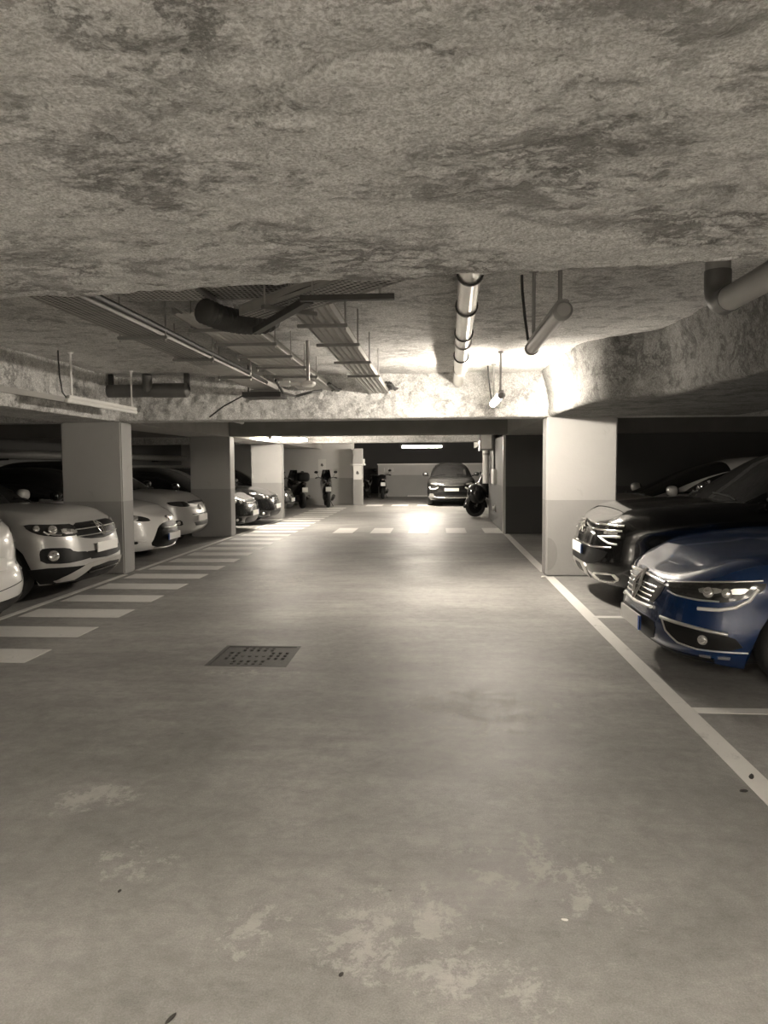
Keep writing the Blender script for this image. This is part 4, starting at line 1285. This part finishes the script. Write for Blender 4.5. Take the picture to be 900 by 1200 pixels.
# --- the silver people carrier behind the right pillar
mpv = Car(4.4, 1.80, .18, [(0,.80),(.3,.88),(.8,.955),(1.35,1.0),(2.0,1.02),(3.5,1.05),(4.4,1.02)],
          [(1.15,.98),(1.6,1.14),(2.1,1.36),(2.6,1.52),(3.1,1.59),(3.7,1.58),(4.1,1.42),(4.36,1.04)], (.88, 3.55), .325, a=.75, g=(1.15, 4.36), tumble=.2)
def basic_front(zh, plate=.42, bumper=.30, wide=.55, lens=True):
    return [P('grille', 'grille_black', [(0,zh-.14),(wide*.75,zh-.13),(wide*.85,zh-.03),(0,zh-.02)], sym=True, mirror=False, o=.004),
            B('grille_trim', 'chrome', [(-wide*.8,zh-.085),(0,zh-.10),(wide*.8,zh-.085)], .012, mirror=False, o=.012, of='grille'),
            P('headlight', 'lamp_housing', [(wide*.92,zh-.11),(wide*.95,zh-.02),(1.12,zh+.02),(1.15,zh-.02),(1.0,zh-.10)], o=.006),
            LP('lamp_lens', 'lamp_lens', wide*1.2, zh-.058, .045, of='headlight', o=.010),
            LP('lamp_lens', 'lamp_lens', wide*1.5, zh-.05, .040, of='headlight', o=.010),
            P('lower_intake', 'black_plastic', [(0,bumper-.09),(.50,bumper-.09),(.58,bumper),(.52,bumper+.06),(0,bumper+.06)], sym=True, mirror=False, o=.004),
            P('fog_housing', 'black_plastic', [(.66,bumper-.05),(.70,bumper+.06),(.92,bumper+.06),(.94,bumper-.05)], o=.004),
            LP('fog_lamp', 'lamp_lens', .80, bumper, .04, of='fog_housing', o=.006),
            PLT(plate, o=.028)]
make_car('silver people carrier half hidden behind the pale right pillar', 'car', mpv, 'paint_silver', (1.76 + 2.2, 11.9, 0), 0, basic_front(.72), mirror_mat='paint_silver', pil=.14)

# --- the pale crossover, left
cross_T = Car(4.1, 1.78, .20, [(0,.885),(.18,.935),(.5,.985),(1.0,1.03),(1.5,1.045),(3.2,1.08),(4.1,1.02)],
              [(1.10,1.02),(1.5,1.28),(1.85,1.47),(2.25,1.565),(3.0,1.57),(3.6,1.49),(3.9,1.26),(4.04,1.05)], (.84, 3.40), .335, a=.74, n=2.7, g=(1.10, 4.04), tumble=.2)
cross_f = [
    P('grille', 'grille_black', [(0,.665),(.36,.685),(.55,.73),(.55,.865),(0,.862)], sym=True, mirror=False, o=.004),
    *slats(.725, .80, 2, .1, .52, 'satin_silver', .006, .012),
    P('headlight', 'lamp_housing', [(.50,.735),(.50,.862),(.80,.868),(1.16,.885),(1.10,.82),(.98,.765),(.75,.735)], o=.006),
    P('reflector', 'lamp_lens', [(.51,.755),(.72,.760),(.74,.825),(.51,.795)], of='headlight', o=.011),
    LP('lamp_lens', 'lamp_lens', .83, .815, .052, of='headlight', o=.012),
    LP('lamp_lens', 'lamp_lens', 1.01, .835, .036, of='headlight', o=.012),
    B('lamp_trim', 'chrome', [(.74,.755),(.84,.765),(.93,.79)], .009, o=.012, of='headlight'),
    B('running_light', 'drl_white', [(.88,.765),(.94,.80)], .009, o=.012, of='headlight'),
    *emblem_roundel(.785, .078),
    P('fog_housing', 'black_plastic', [(.34,.47),(.40,.545),(.60,.56),(.66,.61),(.94,.625),(.985,.585),(.97,.46),(.72,.44),(.52,.455)], o=.006),
    LP('fog_lamp', 'lamp_lens', .84, .535, .062, of='fog_housing', o=.010),
    P('bumper_band', 'black_plastic', [(0,.44),(.36,.455),(.40,.545),(0,.53)], sym=True, mirror=False, o=.005, round=0),
    P('lower_bumper', 'black_plastic', [(0,.205),(1.0,.225),(1.10,.39),(.90,.405),(.70,.40),(.50,.395),(.30,.41),(0,.42)], sym=True, mirror=False, o=.006, round=0),
    P('skid_trim', 'satin_silver', [(0,.425),(0,.385),(.36,.365),(.56,.245),(.80,.235),(.84,.255),(.66,.28),(.46,.405),(.30,.42)], o=.014, round=0),
    B('lower_slat', 'gloss_black', [(-.40,.31),(0,.32),(.40,.31)], .014, mirror=False, o=.012),
    PLT(.575, o=.028, blue=False)]
make_car('pale pearl crossover with a roundel emblem and fog lamps, beside the left pillar', 'car', cross_T, 'paint_pearl', (-3.90 - 2.05, 8.50, 0), math.pi, cross_f)

# --- white car seen by its rear corner at the left edge
rear_W = Car(4.0, 1.76, .22, [(0,.80),(.3,.87),(.9,.95),(1.4,.97),(3.2,1.02),(4.0,1.0)],
             [(1.05,.95),(1.5,1.2),(1.9,1.40),(2.3,1.47),(2.9,1.46),(3.25,1.41),(3.55,1.22),(3.74,1.02)], (.82, 3.30), .32, a=.75, ar=.60, nr=2.6, g=(1.05, 3.74))
rear_f = [
    P('tail_light', 'tail_red', [(.62,.80),(.62,.95),(.98,.97),(1.10,.93),(.94,.86),(.90,.80)], end='rear', o=.008),
    P('lamp_lens', 'lamp_lens', [(.80,.83),(.80,.88),(.90,.89),(.89,.845)], end='rear', o=.012, of='tail_light'),
    P('tailgate_seam', 'black_plastic', [(.60,.50),(.61,.82),(.617,.82),(.62,.56),(.52,.47),(0,.44),(0,.447),(.515,.477)], end='rear', o=.002, round=0),
    P('rear_bumper_trim', 'black_plastic', [(0,.23),(1.10,.25),(1.10,.335),(.8,.345),(0,.35)], sym=True, mirror=False, end='rear', o=.008, round=0),
    P('exhaust_trim', 'chrome', [(.72,.265),(.72,.32),(.90,.325),(.90,.27)], end='rear', o=.014),
    P('exhaust_opening', 'pit_black', [(.75,.278),(.75,.308),(.87,.312),(.87,.282)], end='rear', o=.017, of='exhaust_trim', round=0),
    B('bumper_crease', 'satin_silver', [(.66,.565),(.85,.575),(1.05,.60)], .006, end='rear', o=.003),
    P('bumper_reflector', 'tail_red', [(.78,.52),(.78,.545),(.92,.55),(.92,.525)], end='rear', o=.006, round=0),
    PLT(.66, end='rear', o=.01)]
make_car('white hatchback showing only its rear bumper corner beside the pale crossover', 'car', rear_W, 'paint_white', (-3.70 - 2.0, 5.92, 0), 0, rear_f)

# --- small white hatchback with the big black mouth
yar = Car(3.95, 1.70, .16, [(0,.74),(.2,.80),(.55,.87),(1.0,.945),(1.5,.965),(3.0,1.0),(3.95,.97)],
          [(.98,.93),(1.4,1.18),(1.8,1.40),(2.2,1.49),(2.9,1.48),(3.4,1.40),(3.7,1.2),(3.88,1.0)], (.80, 3.33), .305, a=.78, n=2.5, g=(.98, 3.88))
yar_f = [
    P('grille', 'grille_black', [(0,.20),(.42,.22),(.62,.27),(.52,.42),(.42,.55),(.25,.60),(0,.61)], sym=True, mirror=False, o=.005),
    B('grille_trim', 'satin_silver', [(-.30,.52),(0,.50),(.30,.52)], .012, mirror=False, o=.012, of='grille'),
    P('headlight', 'lamp_housing', [(.55,.64),(.62,.70),(1.0,.765),(1.12,.755),(1.0,.69),(.78,.645)], o=.006),
    LP('lamp_lens', 'lamp_lens', .84, .70, .045, of='headlight', o=.012),
    P('reflector', 'lamp_lens', [(.90,.70),(.92,.73),(1.04,.745),(1.0,.71)], of='headlight', o=.010),
    P('fog_housing', 'black_plastic', [(.80,.30),(.86,.36),(1.04,.36),(1.0,.29)], o=.005),
    B('fog_trim', 'satin_silver', [(.70,.335),(.86,.345),(1.04,.34)], .008, o=.010, of='fog_housing'),
    B('lower_lip', 'satin_silver', [(-.52,.215),(0,.185),(.52,.215)], .016, mirror=False, o=.014),
    LP('emblem', 'chrome', 0, .655, .055, mirror=False, o=.012),
    PLT(.375, o=.030, by=1)]
make_car('small white hatchback with a large black mouth grille and a blue-banded plate', 'car', yar, 'paint_white', (-4.32 - 1.975, 11.85, 0), math.pi, yar_f, mirror_mat='gloss_black', roof_shade_mat='gloss_black')  # black roof and mirrors carry the darkness of the left bay

# --- tall pale car with dark slit lamps
van = Car(4.3, 1.80, .20, [(0,.86),(.2,.92),(.55,.98),(1.0,1.03),(1.5,1.04),(3.2,1.07),(4.3,1.02)],
          [(1.0,1.0),(1.4,1.22),(1.85,1.46),(2.3,1.60),(3.1,1.62),(3.8,1.55),(4.1,1.30),(4.25,1.05)], (.86, 3.5), .33, a=.72, n=2.8, g=(1.0, 4.25), tumble=.18)
van_f = [
    P('headlight', 'lamp_housing', [(.42,.745),(.50,.835),(.80,.85),(1.05,.84),(.95,.78),(.70,.745)], o=.006),
    B('lamp_trim', 'satin_silver', [(.44,.74),(.70,.738),(.95,.772)], .006, o=.009, of='headlight'),
    P('grille', 'black_plastic', [(0,.80),(.40,.80),(.44,.83),(0,.84)], sym=True, mirror=False, o=.004, round=0),
    B('bumper_crease', 'black_plastic', [(-.42,.60),(0,.59),(.42,.60)], .007, mirror=False, o=.003),
    P('lower_intake', 'grille_black', [(0,.37),(.36,.38),(.42,.45),(0,.445)], sym=True, mirror=False, o=.005, round=0),
    P('fog_housing', 'black_plastic', [(.72,.40),(.74,.50),(.88,.51),(.92,.42)], o=.005),
    LP('fog_lamp', 'lamp_lens', .81, .455, .04, of='fog_housing', o=.008),
    LP('emblem', 'chrome', 0, .71, .06, mirror=False, o=.012),
    PLT(.52, o=.02, blue=False)]
make_car('tall pale car with dark slit headlamps in front of the shaded pillar', 'car', van, 'paint_pearl', (-4.52 - 2.15, 14.05, 0), math.pi, van_f, mirror_mat='gloss_black', roof_shade_mat='paint_darkgrey')  # bay shade put into the colour of roof and mirrors

# --- dark hatchbacks by the white pillar and beyond
hb = Car(4.1, 1.76, .17, [(0,.78),(.25,.84),(.6,.90),(1.0,.95),(1.5,.965),(3.2,1.0),(4.1,.97)],
         [(1.05,.94),(1.45,1.2),(1.85,1.40),(2.25,1.48),(3.0,1.47),(3.5,1.38),(3.85,1.18),(4.02,1.0)], (.85, 3.4), .315, a=.76, g=(1.05, 4.02))
make_car('dark hatchback with bright chrome headlamps just beyond the shaded pillar', 'car', hb, 'paint_darkgrey', (-4.18 - 2.05, 16.85, 0), math.pi, basic_front(.76, .43))
make_car('black hatchback with a bright plate parked right before the white pillar', 'car', hb, 'paint_black', (-4.12 - 2.05, 19.10, 0), math.pi, basic_front(.76, .46, wide=.5))
make_car('dark car peeping out behind the white pillar', 'car', hb, 'paint_darkgrey', (-4.42 - 2.05, 22.6, 0), math.pi, basic_front(.80, .45, wide=.5))

# --- dark crossover facing the camera in front of the low wall
far_f = [
    P('grille', 'gloss_black', [(0,.58),(.42,.60),(.52,.72),(.46,.80),(0,.80)], sym=True, mirror=False, o=.004),
    B('grille_trim', 'chrome', [(-.46,.765),(0,.745),(.46,.765)], .012, mirror=False, o=.012, of='grille'),
    P('headlight', 'lamp_housing', [(.48,.72),(.50,.82),(.80,.86),(1.10,.90),(1.04,.81),(.80,.73)], o=.006),
    P('lamp_lens', 'lamp_lens', [(.55,.76),(.56,.82),(.90,.85),(.88,.79)], of='headlight', o=.012),
    B('running_light', 'drl_white', [(.50,.68),(.62,.62),(.84,.62),(.92,.69)], .028, o=.012),
    P('lower_intake', 'black_plastic', [(0,.40),(.5,.42),(.55,.52),(0,.53)], sym=True, mirror=False, o=.005),
    B('lower_trim', 'chrome', [(-.92,.36),(-.5,.32),(0,.31),(.5,.32),(.92,.36)], .022, mirror=False, o=.012),
    P('fog_housing', 'satin_silver', [(.66,.36),(.68,.46),(.88,.46),(.90,.36)], o=.006),
    PLT(.60, o=.03, blue=False)]
make_car('dark crossover facing down the aisle in front of the low far wall', 'car', cross_T, 'paint_darkgrey', (.56, 26.6 + 2.05, 0), math.pi/2, far_f)

# ------------------------------------------------------------------ motorbikes
def bike_wheel(par, x, r=.29, w=.055):
    t = MB().lathe([(r*.68, -w), (r*.9, -w*1.1), (r*.98, -w*.6), (r, 0), (r*.98, w*.6), (r*.9, w*1.1), (r*.68, w)], 'Y', 26)
    wh = t.obj('wheel', 'tyre_rubber', par, 40, 0, (x, 0, r))
    q = MB().lathe([(r*.72, -w*.8), (r*.66, -w*.7), (r*.66, w*.7), (r*.72, w*.8)], 'Y', 26)
    q.lathe([(0, -.06), (.045, -.06), (.045, .06), (0, .06)], 'Y', 12)
    q.lathe([(0, -.012), (r*.69, -.012), (r*.69, .012), (0, .012)], 'Y', 26)
    for k in range(6):
        a = math.pi*k/3; q.tube([(.03*math.cos(a), 0, .03*math.sin(a)), (r*.69*math.cos(a), 0, r*.69*math.sin(a))], .014, 6)
    q.obj('rim', 'black_plastic', wh, 40)

def motorbike(label, loc, rz, plate='rear', paint='paint_black', shield=True, box=False, cowl=False):
    """front points to -x"""
    b = thing('motorcycle', label, 'motorcycle', loc, rz, 'motorbikes at the far end')
    bike_wheel(b, -.70); bike_wheel(b, .66, .28, .062)
    m = MB()
    for s in (-1, 1): m.tube([(-.70, s*.085, .29), (-.58, s*.085, .62), (-.46, s*.075, .95)], .026, 8)
    m.obj('fork', 'dark_metal', b)
    def shell(fn, nu=16, nv=12): return MB().grid(nu, nv, fn)
    def fender(u, v):
        a = math.radians(lerp(-5, 185, u)); th = (v - .5) * 2
        rr = .35 - .10*abs(th)**3
        return (-.70 + rr*math.cos(a), .105*th, .29 + rr*math.sin(a))
    shell(fender).obj('front_fender', paint, b)
    # fairing / leg shield, tank and tail as one swept body
    secs = [(-.66, .92, .10, .05), (-.56, .88, .19, .15), (-.42, .82, .22, .25), (-.22, .70, .20, .27), (.0, .62, .19, .24), (.25, .66, .18, .20), (.5, .74, .16, .14), (.78, .84, .11, .08), (.95, .88, .04, .04)]
    def body(u, v):
        k = u*(len(secs)-1); i = min(int(k), len(secs)-2); t = k - i
        x, z, hy, hz = [lerp(secs[i][q], secs[i+1][q], t) for q in range(4)]
        a = 2*math.pi*v; c, s_ = math.cos(a), math.sin(a)
        return (x, hy*math.copysign(abs(c)**.75, c), z + hz*math.copysign(abs(s_)**.75, s_))
    shell(body, 32, 20).obj('body_shell', paint, b)
    m = MB().ellipsoid((-.05, 0, .36), (.24, .15, .17), 16, 10, 3.0); m.ellipsoid((.25, .0, .33), (.22, .13, .12), 14, 8, 3.0); m.obj('engine', 'dark_metal', b)
    def seat(u, v):
        x = lerp(-.12, .80, u); th = (v-.5)*2
        return (x, (.14 - .04*u)*th, .80 + .07*u + (.05*math.sin(math.pi*min(1, u*1.3))) - .07*abs(th)**3)
    shell(seat).obj('seat', 'seat_vinyl', b)
    m = MB().tube([(-.28, -.37, 1.04), (-.40, -.28, 1.06), (-.46, -.10, 1.02), (-.46, .10, 1.02), (-.40, .28, 1.06), (-.28, .37, 1.04)], .017, 8)
    h = m.obj('handlebar', 'dark_metal', b)
    for s in (-1, 1):
        MB().tube([(-.26, s*.39, 1.035), (-.36, s*.32, 1.055)], .024, 8).obj('grip', 'tyre_rubber', h)
        q = MB().tube([(-.40, s*.26, 1.06), (-.44, s*.34, 1.22)], .008, 6); q.ellipsoid((-.44, s*.36, 1.25), (.025, .075, .05), 12, 8); q.obj('mirror', 'black_plastic', b)
        MB().ellipsoid((-.62, s*.09, .93), (.05, .06, .05), 12, 8).obj('headlight', 'lamp_lens', b)
    if shield:
        def sh(u, v):
            th = (v-.5)*2
            return (-.60 + .16*u + .10*th*th, .20*(1-.35*u)*th, 1.0 + .34*u)
        MB().grid(8, 8, sh).obj('windshield', 'car_glass', b)
    m = MB(); m.box((.90, -.06, .84), (.965, .06, .90)); m.obj('tail_light', 'tail_red', b, 35, .01)
    m = MB(); m.box((.965, -.10, .58), (.98, .10, .74)); m.obj('number_plate', 'plate_white', b, 35, .003)
    m = MB(); m.tube([(.70, 0, .75), (.97, 0, .66)], .03, 6); m.obj('plate_holder', 'black_plastic', b)
    m = MB().tube([(.05, .16, .25), (.35, .18, .27), (.80, .19, .42)], [.028, .05, .06], 12); m.obj('exhaust', 'dark_metal', b)
    m = MB().tube([(.05, .08, .30), (.10, .22, .012)], .014, 6); m.obj('side_stand', 'dark_metal', b)
    if cowl:
        MB().ellipsoid((-.66, 0, .66), (.27, .21, .30), 20, 12, 2.6).obj('front_cowl', paint, b, 50)
        MB().grid(10, 8, lambda u, v: (-.60 + .5*u, (.24-.04*u)*(v-.5)*2, .50 + .35*(1-u)**2 + .0*v)).obj('leg_shield', paint, b)
    if box:
        MB().ellipsoid((.72, 0, 1.10), (.22, .23, .17), 18, 10, 3.6).obj('top_box', 'black_plastic', b, 50)
        MB().tube([(.70, 0, .86), (.72, 0, .96)], .06, 8).obj('rack', 'dark_metal', b)
    return b
motorbike('black scooter with a pale plate in the dark corner by the far left wall', (-4.98, 26.2, 0), math.radians(-62), box=True)
motorbike('black motorcycle with raised mirrors standing against the pale far wall', (-3.98, 26.8, 0), math.radians(-78))
motorbike('black motorcycle behind the narrow post, close to the low far wall', (-3.15, 33.0, 0), math.radians(-95), shield=False)
motorbike('black motorcycle showing its back wheel beside the low far wall', (-2.42, 33.3, 0), math.radians(-84), shield=False)
motorbike('big dark motorcycle poking its front wheel out past the walled-off room', (1.80, 21.45, 0), math.radians(14), cowl=True)
